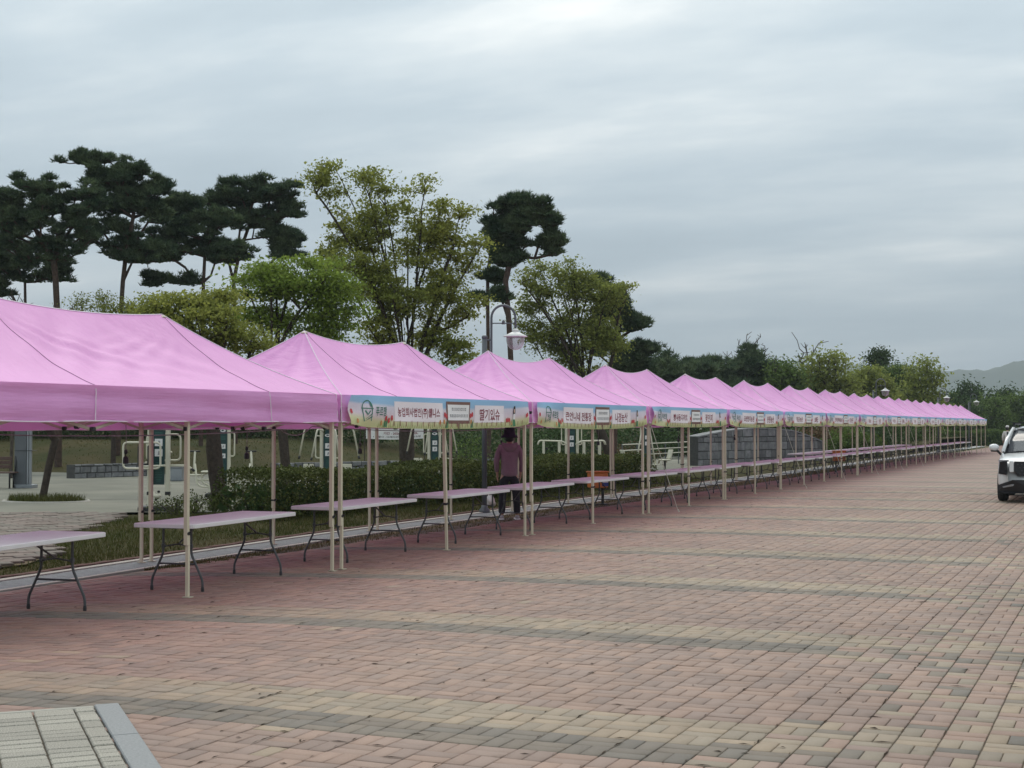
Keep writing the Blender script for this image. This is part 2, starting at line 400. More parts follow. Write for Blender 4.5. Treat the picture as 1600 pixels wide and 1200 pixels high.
def text_geo(txt):
    """flat lettering: unit-height outline triangles -> (verts 2d, faces, width)"""
    if txt in _tcache: return _tcache[txt]
    cu = bpy.data.curves.new('t', 'FONT'); cu.body = txt; cu.resolution_u = 2; cu.offset = .012
    ob = bpy.data.objects.new('t', cu); col.objects.link(ob)
    dg = bpy.context.evaluated_depsgraph_get(); me = bpy.data.meshes.new_from_object(ob.evaluated_get(dg))
    vs = [(v.co.x, v.co.y) for v in me.vertices]; fs = [tuple(p.vertices) for p in me.polygons]
    bpy.data.objects.remove(ob); bpy.data.curves.remove(cu); bpy.data.meshes.remove(me)
    if not vs: vs = [(0, 0), (1, 0), (1, 1)]; fs = [(0, 1, 2)]
    x0 = min(v[0] for v in vs); x1 = max(v[0] for v in vs); y0 = min(v[1] for v in vs); y1 = max(v[1] for v in vs)
    vs = [((x-x0)/(x1-x0), (y-y0)/(y1-y0)) for x, y in vs]
    _tcache[txt] = (vs, fs, (x1-x0)/(y1-y0)); return _tcache[txt]

# ---------------------------------------------------------------- the ground
mb = MB(); mb.add([(-3400, -3400, -.09), (3400, -3400, -.09), (3400, 3400, -.09), (-3400, 3400, -.09)], [(0, 1, 2, 3)])
struct('ground', mb, M['ground'])
CELL = .235; X_LEFT = -11.15; BR_Y0, BR_Y1 = 5.17, 42.3
def dshift(X): return np.where(X < -5, (X+5)**2/29.4, 0.)
# bedding under the laid pavers and paved sheets outside the laid area
sheet('paving_bed', [(X_LEFT, 0), (3.4, 0), (3.4, BR_Y1+.3), (X_LEFT, BR_Y1+.3)], -.010, M['joint'])
sheet('far_plaza', [(-10.66, 41.6), (3.2, 41.6), (3.2, 134), (-10.66, 134)], -.006, M_PLAZA_FAR)
sheet('plaza_side', [(3.2, -14), (42, -14), (42, 134), (3.2, 134)], -.006, M_PLAZA_FAR)
sheet('plaza_rear', [(-40, -14), (3.2, -14), (3.2, 5.1), (-40, 5.1)], -.010, M_PLAZA_FAR)

# pavers: basket weave, two long bricks per cell, direction alternating like a chequerboard
plaza = tag(bpy.data.objects.new('plaza_paving', None), kind='structure'); col.objects.link(plaza)
def paver_template(lx, ly):
    j = .0022; b = .0035; out = []
    for z, k in ((-.028, 0), (-.004, 0), (0, b)):
        x, y = lx/2-j-k, ly/2-j-k
        out += [(-x, -y, z), (x, -y, z), (x, y, z), (-x, y, z)]
    F = []
    for r in (0, 4):
        for i in range(4): F.append((r+i, r+(i+1) % 4, r+4+(i+1) % 4, r+4+i))
    F.append((8, 9, 10, 11)); return np.array(out), np.array(F)
JX = .0024                                # long joints between columns are wider
TA = paver_template(CELL-JX*2, CELL/2)     # lies across
TB = paver_template(CELL/2-JX, CELL)       # lies along
# corner of the granite-block pavement (see builder further down)
GC = Vector((-5.97, 7.70)); GU = Vector((-.77, -.638)).normalized(); GV = Vector((.70, -.714)).normalized()
def in_granite(x, y, pad=.0):
    d = Vector((x, y))-GC
    # solve d = a*GU + b*GV
    det = GU.x*GV.y-GU.y*GV.x; a = (d.x*GV.y-d.y*GV.x)/det; b = (GU.x*d.y-GU.y*d.x)/det
    return a > -pad and b > -pad
ncol = int((3.2-X_LEFT)/CELL); nrow = int((BR_Y1-BR_Y0)/CELL)
items = []     # (x,y,type,color,dz)
bound_noise = {}
rb = random.Random(11)
for r in range(nrow):
    bound_noise[r] = -1.75+.45*math.sin(r*.37)+rb.uniform(-.35, .35)
for c in range(ncol):
    X = X_LEFT+.02+(c+.5)*CELL
    sh = float(dshift(np.array(X)))
    for r in range(nrow):
        Yg = BR_Y0+(r+.5)*CELL; Y = Yg-sh
        if Y < 5.2 and X < -6: continue
        # keep to what the camera (or one a step aside) can see
        dep = X*CF[0]+Y*CF[1]; lat = X*CR[0]+Y*CR[1]
        if dep < 5.2 or abs(lat) > .348*dep+1.8: continue
        across = (c+r) % 2 == 0
        ph = ((Yg-7.405)/3.995) % 1.0
        for k in (0, 1):
            x, y = (X, Y+(k-.5)*CELL/2) if across else (X+(k-.5)*(CELL/2-JX*.5), Y)
            if in_granite(x, y, -.12) or x < -11.12+.46*min(1., max(0., (y-14.5)/9.5)): continue
            band = 'g' if ph < .1176 else ('t' if ph < .294 else 'p')
            if X > bound_noise[r]:
                u = rb.random()
                lo = math.sin(X*1.3+2)*math.sin(Y*.8)
                if band == 'p': band = 'g' if u < .13+.05*lo else ('t' if u < .34+.12*lo else 'p')
                elif band == 't': band = 'g' if u < .10 else ('p' if u < .30 else 't')
                else: band = 'p' if u < .5 else ('t' if u < .66 else 'g')
            elif band == 'p' and rb.random() < .012: band = 't'
            items.append((x, y, across, band, rb.uniform(-.0022, .0022), rb.randrange(6), sh))
SH = [.88, .94, .98, 1.01, 1.05, 1.10]
BASEC = {'p': PINK_B, 't': TAN_B, 'g': GREY_B}
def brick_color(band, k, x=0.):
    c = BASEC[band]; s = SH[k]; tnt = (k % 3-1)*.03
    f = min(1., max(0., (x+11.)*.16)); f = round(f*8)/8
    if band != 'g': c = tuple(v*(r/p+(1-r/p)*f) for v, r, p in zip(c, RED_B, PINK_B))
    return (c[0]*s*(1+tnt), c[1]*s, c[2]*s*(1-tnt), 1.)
# score by size in the photograph: the 300 largest in frame become objects of their own
sc = []
for i, (x, y, *_ ) in enumerate(items):
    d = np.array((x, y, -CAM_H)); dep = d@CF; px = 800+FPX*(d@CR)/dep; py = 600-FPX*(d@CU)/dep
    sc.append(-dep if (8 < px < 1592 and py < 1194) else -1e9)
top = set(np.argsort(np.array(sc))[::-1][:300].tolist())
V, Fc, Cc, nb = [], [], [], 0
single = {}
for i, (x, y, across, band, dz, k, sh) in enumerate(items):
    T, F = TA if across else TB
    if i in top:
        key = (across, band, k, round(min(1., max(0., (x+11.)*.16))*8))
        if key not in single:
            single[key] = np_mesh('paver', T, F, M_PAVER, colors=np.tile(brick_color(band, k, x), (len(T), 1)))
        o = bpy.data.objects.new('paver', single[key]); col.objects.link(o); o.parent = plaza; o.location = (x, y, dz)
        o.rotation_euler = (rb.uniform(-.006, .006), rb.uniform(-.006, .006), rb.uniform(-.007, .007))
    else:
        P = T.copy()
        P[:, 2] += dz + T[:, 0]*rb.uniform(-.012, .012)+T[:, 1]*rb.uniform(-.012, .012)
        if sh > 0:                                         # courses bend on the left: shear
            P[:, 1] += P[:, 0]*(-(x+5)*2/29.4)
        P[:, 0] += x; P[:, 1] += y
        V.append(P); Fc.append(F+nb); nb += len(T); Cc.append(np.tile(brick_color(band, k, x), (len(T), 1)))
field = link('paver_field', np_mesh('paver_field', np.concatenate(V), np.concatenate(Fc), M_PAVER, colors=np.concatenate(Cc)), plaza)
field['kind'] = 'stuff'
print('pavers', len(items))

# dead leaves and crumbs of soil caught in the joints
N = 1500; V = []; F = []
for i in range(N):
    Y = 6.2+34*random.random()**1.9; X = random.uniform(-min(11, .88*Y), .8)
    snap = random.random()
    if snap < .62: X = X_LEFT+.02+round((X-X_LEFT-.02)/CELL)*CELL+random.uniform(-.004, .004)
    elif snap < .85: Y = BR_Y0+round((Y+float(dshift(np.array(X)))-BR_Y0)/(CELL/2))*CELL/2-float(dshift(np.array(X)))
    if in_granite(X, Y, .05): continue
    s = random.uniform(.006, .02) if snap < .85 else random.uniform(.008, .026)
    a = (math.pi/2 if snap < .62 else 0.) if snap < .85 else random.uniform(0, 6.3)
    st = random.uniform(2.0, 4.5) if snap < .85 else 1.3; b0 = len(V); z = .0035
    for k, (rr, hz) in enumerate(((st, .001), (.32, .004), (st*.8, .0), (.36, .006))):
        aa = a+k*math.pi/2+random.uniform(-.15, .15); V.append((X+rr*s*math.cos(aa), Y+rr*s*math.sin(aa), z+hz))
    F.append((b0, b0+1, b0+2, b0+3))
tag(link('leaf_litter', np_mesh('leaf_litter', V, F, M['litter'])), 'scattered dead leaves and crumbs lying in the paver joints', 'litter', kind='stuff')

# ---------------------------------------------------------------- granite-block pavement corner with kerb
gp = tag(bpy.data.objects.new('granite_pavement', None), kind='structure'); col.objects.link(gp)
ang = math.atan2(GV.y, GV.x)
gp.location = (GC.x, GC.y, 0); gp.rotation_euler = (0, 0, ang)
# local frame: +x runs along the kerb (GV), -y runs into the block field (roughly GU)
bed = MB(); bed.add([(0, .0, -.012), (2.6, .0, -.012), (2.6, -3.2, -.012), (0, -3.2, -.012)], [(3, 2, 1, 0)])
bed.build('bedding', M['joint'], gp)
xk = 0.
for L in (1.0, 1.0, .6):
    kb = MB(); kb.rbox((xk+L/2, -.075, -.02), (L-.006, .15, .07), .006); kb.build('kerb_stone', M['kerb'], gp); xk += L
xk = -.15
for L in (1.0, 1.0, 1.0):
    kb = MB(); kb.rbox((.03, xk-L/2, -.024), (.055, L-.006, .062), .005); kb.build('edge_stone', M['concrete'], gp); xk -= L
blk = {}
def granite_block(lx, ly, x, y):
    key = (round(lx, 3), round(ly, 3))
    if key not in blk:
        b_ = MB(); b_.rbox((0, 0, 0), (lx-.012, ly-.010, .06), .006); blk[key] = b_.mesh('granite_block', M['granite'])
    o = link('granite_block', blk[key], gp, (x, y, -.022+random.uniform(-.003, .003)))
    o.rotation_euler = (random.uniform(-.008, .008), random.uniform(-.008, .008), random.uniform(-.008, .008))
yrow = -.155
for wdt, first in ((.125, .115), (.245, .20), (.245, .19), (.245, .21), (.245, .2), (.245, .2), (.245, .2), (.245, .2)):
    x = .064; j = 0
    while x < 2.4:
        L = first if j == 0 else random.choice((.105, .11, .118, .2, .105))
        granite_block(L, wdt, x+L/2, yrow-wdt/2); x += L; j += 1
    yrow -= wdt

# ---------------------------------------------------------------- drain, verge, lawn, exercise court
drain = tag(bpy.data.objects.new('drainage_channel', None), kind='structure'); col.objects.link(drain)
def dx_near(Y): return -11.16-.36*min(1., max(0., (Y-11)/9.))
ys = [4, 8, 11, 14, 17, 20, 26, 40, 60, 80, 104, 130]
def strip(name, off0, off1, z0, z1, m, parent):
    s_ = MB()
    for a, b in zip(ys[:-1], ys[1:]):
        A, B = dx_near(a), dx_near(b)
        s_.add([(A-off0, a, z0), (B-off0, b, z0), (B-off1, b, z0), (A-off1, a, z0), (A-off0, a, z1), (B-off0, b, z1), (B-off1, b, z1), (A-off1, a, z1)],
               [(4, 5, 6, 7)[::-1], (0, 1, 5, 4)[::-1], (2, 3, 7, 6)[::-1]])
    return s_.build(name, m, parent)
strip('channel_bed', .0, .78, -.06, -.045, M['slate'], drain)
strip('channel_edge', 0., .085, -.06, .004, M['concrete'], drain)
strip('channel_edge', .655, .78, -.06, .012, M['concrete'], drain)
gm = MB()
for k in range(14): gm.box((0, -.464+k*.0714, 0), (.56, .03, .022))
for x in (-.265, -.18, -.09, 0, .09, .18, .265): gm.box((x, 0, -.003), (.02, .985, .016))
gmesh = gm.mesh('grate', M['galv'])
Y = 8.5
while Y < 62:
    o = link('grate', gmesh, drain, ((dx_near(Y)+dx_near(Y+1))/2-.37, Y+.5, -.012)); o.rotation_euler = (0, 0, math.atan((dx_near(Y)-dx_near(Y+1)))); Y += 1.0
strip('far_grate', .09, .65, -.05, -.006, M['galv'], drain)
for ch in drain.children:
    if ch.name.startswith('far_grate'):
        for v in ch.data.vertices:
            if v.co.y < 60: v.co.z -= .03
# brick edging beyond the drain
eb = MB(); eb.rbox((0, 0, 0), (.11, .226, .06), .006); ebm = eb.mesh('edging_brick', M['edging'])
Y = 10.0
edg = tag(bpy.data.objects.new('brick_edging', None), kind='structure'); col.objects.link(edg)
while Y < 46:
    o = link('edging_brick', ebm, edg, (dx_near(Y)-.85+random.uniform(-.006, .006), Y, .0+random.uniform(-.006, .006))); o.rotation_euler = (0, random.uniform(-.03, .03), random.uniform(-.03, .03)); Y += .235
# lawn strip between drain and court (gently raised)
COURT = [(-22.5, 22.3), (-19.0, 24.4), (-16.6, 25.6), (-16.2, 40), (-16.4, 60), (-17, 84), (-27.5, 84), (-29.2, 60), (-31.2, 44), (-46, 44), (-60, 30), (-40, 18)]
def lawn_strip(u, v):
    Y = 8+u*92; x0 = dx_near(Y)-.8; x1 = -17.2 if Y > 25 else -17.2-(25-Y)*1.1
    X = x0+(x1-x0)*v
    z = .015+.045*math.sin(math.pi*min(1, v*1.2))*(1-max(0, (abs(X)-15)/6)) if Y > 14 else .015
    return (X, Y, max(-.02, z if v < .8 else z*(1-v)/.2))
mb = MB(); mb.grid(lawn_strip, 120, 14); struct('lawn_verge', mb, M['lawn'], True)
sheet('exercise_court', COURT, .012, M['concrete2'])
for k, (a, b) in enumerate((((-60, 29.5), (-16.4, 38.2)), ((-48, 36.5), (-16.3, 47.5)), ((-40, 20), (-16.5, 31.5)))):
    a, b = Vector(a), Vector(b); n_ = Vector((-(b-a).y, (b-a).x)).normalized()*.035
    sheet('court_joint', [tuple(a-n_), tuple(b-n_), tuple(b+n_), tuple(a+n_)], .0165, M['mortar'])
# dry patch and small-paver path on the left
path = tag(bpy.data.objects.new('brick_path', None), kind='structure'); col.objects.link(path)
pp = [gnd(*p) for p in ((-80, 806), (60, 806), (185, 806), (180, 818), (120, 836), (60, 850), (95, 868), (40, 888), (-80, 900))]
poly = [(p.x, p.y) for p in pp]
pb = MB(); pb.add([(x, y, .048) for x, y in poly], [tuple(range(len(poly)))]); pb.build('path_bed', M['soil'], path)
def inside(x, y, P):
    r_ = False; j = len(P)-1
    for i in range(len(P)):
        if (P[i][1] > y) != (P[j][1] > y) and x < (P[j][0]-P[i][0])*(y-P[i][1])/(P[j][1]-P[i][1])+P[i][0]: r_ = not r_
        j = i
    return r_
t_ = MB(); t_.rbox((0, 0, 0), (.375, .235, .05), .008)
pmeshes = [t_.mesh('path_paver', pmat('path_paver_%d' % k, c, tuple(v*.8 for v in c), .85, 3, objvar=.15)) for k, c in enumerate(((.175, .135, .112), (.16, .138, .112)))]
cx0 = sum(p[0] for p in poly)/len(poly); cy0 = sum(p[1] for p in poly)/len(poly); ca, sa = math.cos(.95), math.sin(.95); npv = 0
for i in range(-30, 31):
    for j in range(-30, 31):
        lx, ly = i*.39+(j % 2)*.19, j*.25; x, y = cx0+lx*ca-ly*sa, cy0+lx*sa+ly*ca
        if inside(x, y, poly) and npv < 290:
            o = link('path_paver', pmeshes[random.random() < .4], path, (x, y, .055+random.uniform(-.006, .006))); o.rotation_euler = (random.uniform(-.02, .02), random.uniform(-.02, .02), .95+random.uniform(-.02, .02)); npv += 1

# grassy mound behind the court
def mound_h(X, Y):
    d = min(-29.6-X-max(0., 44-Y)*0., Y-44.4) if X < -29.6 else -1
    d2 = Y-86 if X > -29.6 else 0
    s_ = lambda t: (lambda q: q*q*(3-2*q))(max(0., min(1., t)))
    h = 1.15*s_(d/9)+.5*s_((d-9)/25)
    h = max(h, .8*s_(d2/30))
    return h-.05+.06*math.sin(X*.5)*math.sin(Y*.37)*(1 if d > 1 else 0)
mb = MB(); mb.grid(lambda u, v: (lambda X, Y: (X, Y, mound_h(X, Y)))(-150+u*137, 40+v*130), 130, 130); struct('lawn_mound', mb, M['lawn'], True)

# grass blades
def blades(name, pts, h0, h1, m, label, w0=.006):
    n = len(pts); P = np.array(pts); a = rng.uniform(0, 6.28, n); hh = rng.uniform(h0, h1, n); le = rng.uniform(0, .7, n)*hh; la = rng.uniform(0, 6.28, n)
    wv = np.stack([np.cos(a), np.sin(a), np.zeros(n)], 1)*(w0*rng.uniform(.6, 1.5, n))[:, None]
    tip = P+np.stack([np.cos(la)*le, np.sin(la)*le, hh], 1)
    V = np.stack([P-wv, P+wv, tip], 1).reshape(-1, 3); F = np.arange(3*n).reshape(-1, 3)
    return tag(link(name, np_mesh(name, V, F, m)), label, 'grass', kind='stuff')
pts, pts2 = [], []
while len(pts) < 60000:
    Y = 9+random.random()**1.5*38; x0 = dx_near(Y)-.93; X = x0-random.random()*(4.6 if Y > 22 else 6.5)
    u = (Y-8)/92; x1 = -17.2 if Y > 25 else -17.2-(25-Y)*1.1; v = (X-(dx_near(Y)-.8))/(x1-(dx_near(Y)-.8))
    if not 0 < v < 1: continue
    if inside(X, Y, poly) or inside(X, Y, COURT): continue
    if math.sin(X*1.7+1)*math.sin(Y*1.1)+random.uniform(-.6, .6) < -.35: 
        if random.random() < .5: pts2.append((X, Y, lawn_strip(u, v)[2]))
        continue
    pts.append((X, Y, lawn_strip(u, v)[2]-.005))
blades('verge_grass', pts, .03, .10, M['grass'], 'short patchy green grass on the verge behind the drain', .007)
# a thin line of dry grass between paving and drain
for i in range(16000):
    Y = 15+random.random()**1.4*50; x1 = dx_near(Y)+.02; x0 = -11.12+.46*min(1., max(0., (Y-14.5)/9.5)); X = x1+(x0-x1)*random.random()+.08*random.random()
    pts2.append((X, Y, -.02))
blades('dry_grass', pts2, .02, .06, M['drygrass'], 'dry straw-coloured grass tufts along the drain and lawn', .006)
sheet('verge_soil', [(-11.12, 14), (-10.60, 24.2), (-10.60, 100), (-11.56, 100), (-11.56, 26), (-11.40, 18), (-11.2, 14)], -.014, M['soil'])
pts = []
while len(pts) < 45000:
    X = -30-random.random()**1.3*40; Y = 44.6+random.random()*70
    dep = X*CF[0]+Y*CF[1]; lat = X*CR[0]+Y*CR[1]
    if abs(lat) > .36*dep: continue
    pts.append((X, Y, mound_h(X, Y)-.01))
blades('mound_grass', pts, .03, .09, M['grass'], 'rough spring grass on the low mound behind the court', .016)
# ---------------------------------------------------------------- canopy tents
TL, TD, EAVE, PEAK, VB = 6.04, 2.9, 2.15, 3.07, 1.815       # length, depth, eave, peak, valance bottom
HX, HY, RY = TD/2, TL/2, 1.48
def tn(x, y, s=1.):                      # cheap smooth wobble
    return math.sin(x*2.1+s)*math.sin(y*1.7+s*2.3)+.5*math.sin(x*5.3+s*3.1+y*2.)*math.sin(y*4.1-s)
def prof(t): return (1-t)-.34*t*(1-t)**1.1
def ridge(y, sag): return PEAK-sag*(1-(y/RY)**2)
def roof_pt(side, t, s, sag, seed):
    """side 0 front(+x) 1 rear(-x) 2 end(-y) 3 end(+y); t ridge->eave, s across 0..1"""
    if side < 2:
        y0 = -RY+2*RY*s; y1 = -HY+2*HY*s; y = y0+(y1-y0)*t; x = (HX if side == 0 else -HX)*t
        top = ridge(y0, sag)
    else:
        sg = -1 if side == 2 else 1; x = (-HX+2*HX*s)*t; y = sg*(RY+(HY-RY)*t); top = PEAK
    z = EAVE+(top-EAVE)*prof(t)
    edge = math.sin(math.pi*t)*math.sin(math.pi*s)
    z -= .05*edge
    # tension folds fanning out from the peaks
    if side < 2:
        ph_ = math.atan2(t*1.3, s+.02); r_ = math.hypot(t*1.3, s)
        amp = .024 if seed < 2 else .016
        z += amp*math.sin(ph_*34+seed)*math.exp(-((ph_-(.95+.1*math.sin(seed)))/.22)**2)*math.exp(-((r_-.6)/.38)**2)
        ph_ = math.atan2(t*1.3, 1.02-s); r_ = math.hypot(t*1.3, 1-s)
        z += amp*.6*math.sin(ph_*40+seed*3)*math.exp(-((ph_-.8)/.25)**2)*math.exp(-((r_-.5)/.3)**2)
    if side < 2:
        fold = .012*math.sin((y+x*1.3)*9+seed)*math.exp(-((s-.30)/.20)**2)+.010*math.sin((y-x*1.5)*8+seed*2)*math.exp(-((s-.75)/.2)**2)
    else:
        fold = .010*math.sin(s*22+seed)
    z += edge*(fold*1.5+.012*tn(x, y, seed))
    return (x, y, z)
def make_canopy(seed, sag):
    mb = MB()
    for side in range(4):
        fl = side in (1, 3) 
        mb.grid(lambda u, v, side=side, fl=fl: roof_pt(side, v, 1-u if fl else u, sag, seed), 76 if side < 2 else 30, 34)
    return mb.mesh('canopy', M_CANOPY, True)
def p_x(a, b, u): return a.x+(b.x-a.x)*u
def make_valance(seed):
    mb = MB(); ring = []
    def skirt(a, b, n):
        a, b = Vector(a), Vector(b); nrm = Vector((-(b-a).y, (b-a).x, 0)).normalized()*-1
        def fn(u, v):
            vb_ = VB if a.x > 0 and b.x > 0 else (1.72 if a.x < 0 and b.x < 0 else VB+((1.72-VB)*(1-(p_x(a, b, u)+HX)/(2*HX))))
            p = a+(b-a)*u; wv = .014*math.sin(u*n*.8+seed)*v+.008*math.sin(u*n*2.3+seed*2)*v
            fold = .010*math.sin(v*9+math.sin(u*3+seed)*2)
            p = p+nrm*(.006+.012*v+wv+fold); return (p.x, p.y, EAVE+.004-(EAVE-vb_)*v-.012*v*math.sin(u*math.pi*4)**2)
        mb.grid(fn, int(n), 8)
    e = .004
    skirt((HX, -HY, 0), (HX, HY, 0), 48); skirt((-HX, HY, 0), (-HX, -HY, 0), 48); skirt((-HX, -HY, 0), (HX, -HY, 0), 22); skirt((HX, HY, 0), (-HX, HY, 0), 22)
    return mb.mesh('valance', M_VALANCE, True)
def make_hem(seed):
    mb = MB()
    q = HX+.02; k = HY+.02; zf = lambda x: VB+.004+((1.72-VB)*(1-(x+q)/(2*q)))
    for a, b in (((q, -k), (q, k)), ((-q, k), (-q, -k)), ((-q, -k), (q, -k)), ((q, k), (-q, k))):
        n = 24 if abs(a[1]-b[1]) > 1 else 10
        pts = [(a[0]+(b[0]-a[0])*i/n, a[1]+(b[1]-a[1])*i/n, zf(a[0]+(b[0]-a[0])*i/n)-.010*math.sin(i/n*math.pi*4)**2) for i in range(n+1)]
        mb.tube(pts, .006, 5)
    return mb.mesh('hem', M['hem'])
def seam_mesh(sag, seed):
    out, out2 = [], []
    for sx in (1, -1):
        for sy in (-1, 1):                       # from each peak to the quarter points of the long eaves
            pts = []
            for i in range(21):
                t = i/20; y = sy*(RY+(HY*.5-RY)*t); yy0, yy1 = RY, HY
                half = RY+(HY-RY)*t; s = (y/half+1)/2
                p = Vector(roof_pt(0 if sx > 0 else 1, t, s, sag, seed)); pts.append(p+Vector((0, 0, .003)))
            pts += [pts[-1]+Vector((sx*.012, 0, -.06)), pts[-1]+Vector((sx*.022, sy*.02, -.34))]
            mb = MB(); mb.tube(pts[:-2], .004, 4); out.append(mb.mesh('seam', M['seam'])); mb = MB(); mb.tube(pts[-3:], .0055, 4); out2.append(mb.mesh('piping', M['hem']))
    return out, out2
def hip_mesh(sag, seed):
    mb = MB()
    for sx in (1, -1):
        for sy in (-1, 1):
            pts = [Vector(roof_pt(0 if sx > 0 else 1, i/20, 0. if sy < 0 else 1., sag, seed))+Vector((0, 0, .003)) for i in range(21)]
            pts += [pts[-1]+Vector((sx*.014, sy*.014, -.33))]
            mb.tube(pts, .006, 4)
    mb.tube([Vector(roof_pt(0, 0, i/16, sag, seed))+Vector((0, 0, .003)) for i in range(17)], .006, 4)
    return mb.mesh('piping', M['hem'])
def make_leg(lean):
    mb = MB(); mb.cur = 0
    b, t = Vector((0, 0, .012)), Vector((0, -lean, VB+.16)); k = .33
    j = b+(t-b)*k
    mb.bar(j-(t-b)*.06, t, .042); mb.bar(b, j, .033)
    mb.cur = 1; mb.rbox(j, (.06, .06, .035), .008); mb.box(j+Vector((.036, 0, .012)), (.03, .016, .014))
    mb.rbox(t, (.075, .075, .06), .01)
    mb.cur = 2; mb.box((0, 0, .006), (.085, .085, .010))
    return mb.mesh('leg', [M['ivory'], M['black'], M['ivory2']])
LEGS = {l: make_leg(l) for l in (.02, .045, .075, .11)}
def truss(a, b, n, z0, z1):
    a, b = Vector(a), Vector(b); mb = MB()
    for i in range(n):
        p, q = a+(b-a)*i/n, a+(b-a)*(i+1)/n; mb.cur = 0
        off = Vector((-(b-a).y, (b-a).x, 0)).normalized()*.012
        mb.bar((p.x, p.y, z0), (q.x, q.y, z1), .016, .028); mb.bar((p.x+off.x*2, p.y+off.y*2, z1), (q.x+off.x*2, q.y+off.y*2, z0), .016, .028)
        mb.cur = 1
        for zz in (z0, z1):
            if i: mb.rbox((p.x, p.y, zz), (.05, .05, .045), .008)
        m_ = (p+q)/2; mb.rbox((m_.x, m_.y, (z0+z1)/2), (.035, .035, .03), .006)
    return mb.mesh('truss', [M['ivory2'], M['black']])
T_FRONT = truss((HX-.05, -HY+.06, 0), (HX-.05, HY-.06, 0), 4, 1.74, 2.06)
T_REAR = truss((-HX+.05, -HY+.06, 0), (-HX+.05, HY-.06, 0), 4, 1.74, 2.06)
T_END = [truss((-HX+.06, y, 0), (HX-.06, y, 0), 2, 1.74, 2.06) for y in (-HY+.05, HY-.05)]
T_MID = truss((-HX+.06, 0, 0), (HX-.06, 0, 0), 2, 1.76, 2.06)
mp_ = MB()
mp_.bar((0, 0, 2.02), (0, 0, PEAK-.05), .035); mp_.lathe([(.045, PEAK-.05), (.05, PEAK-.03), (.01, PEAK-.012)], (0, 0, 0), 10)
POST = mp_.mesh('centre_post', M['ivory2'])
variants = []
for k, (seed, sag) in enumerate(((1.3, .07), (2.9, .13), (4.4, .11), (5.7, .14))):
    variants.append((make_canopy(seed, sag), make_valance(seed), make_hem(seed), seam_mesh(sag, seed), hip_mesh(sag, seed)))
T0, PITCHT, XF = 16.03, 6.1, -8.97
XC = XF-HX
ORD = ['first', 'second', 'third', 'fourth', 'fifth', 'sixth', 'seventh', 'eighth', 'ninth', 'tenth', 'eleventh', 'twelfth', 'thirteenth', 'fourteenth', 'fifteenth']
TEXTS = [('농업회사법인(주)웰니스', '딸기있슈'), ('큰언니네 전통장', '나경농산'), ('빵사동디저트', '꽃단지'), ('묘생명지농원', '승원농산'), ('황금농산', '보배곳'),
         ('정직한마을농원', '소망농원'), ('하늘농', '산들'), ('바른농', '참마을'), ('다온', '늘봄'), ('산마루', '온들'), ('들꽃', '새봄'), ('한마음', '푸른'), ('햇살', '나무'), ('농부', '마을')]
TENTS = []
for k in range(15):
    yc = T0+PITCHT*(k-1)+PITCHT/2 if k > 2 else (12.70, 18.86, 25.06)[k]
    if k == 0: lab = 'pink canopy tent without a printed banner, at the open end of the row'
    elif k < 5: lab = '%s pink canopy tent, %s' % (ORD[k], ('right beside the bannerless tent', 'standing over the person in mauve', 'with a guy rope at its first front leg', 'in front of the handrail')[k-1])
    elif k == 14: lab = 'last pink canopy tent at the far end of the row, beside the hedge'
    else: lab = '%s pink canopy tent in the row, counted from the bannerless tent' % ORD[k]
    t = thing('canopy_tent', lab, 'tent', (XC, yc, 0), R(random.uniform(-.35, .35)) if k > 1 else 0., 'pink canopy tents in a row')
    cv, va, he, se, hp = variants[0 if k == 0 else 1+k % 3]
    c = link('canopy', cv, t); link('piping', hp, c); [link('seam', s_, c) for s_ in se[0]]
    v = link('valance', va, t); link('hem', he, v); [link('piping', s_, v) for s_ in se[1]]
    sz = 1+random.uniform(-.012, .012); c.scale = (1, 1, sz); c.location.z = EAVE*(1-sz)
    for ix, x in enumerate((HX-.04, -HX+.04)):
        for iy, y in enumerate((-HY+.045, 0, HY-.045)):
            lean = random.choice((.02, .045, .075)) if k else (.045, .045, .045)[iy]
            if k == 1 and ix == 0 and iy == 1: lean = .11
            o = link('leg', LEGS[lean], t, (x, y+lean*.8, 0))
            if x < 0 and random.random() < .5: o.rotation_euler = (0, R(random.uniform(-.6, .6)), 0)
    link('truss', T_FRONT, t); link('truss', T_REAR, t); link('truss', T_END[0], t); link('truss', T_END[1], t); link('truss', T_MID, t); link('centre_post', POST, t, (0, -RY, 0)); link('centre_post', POST, t, (0, RY, 0))
    TENTS.append(t)

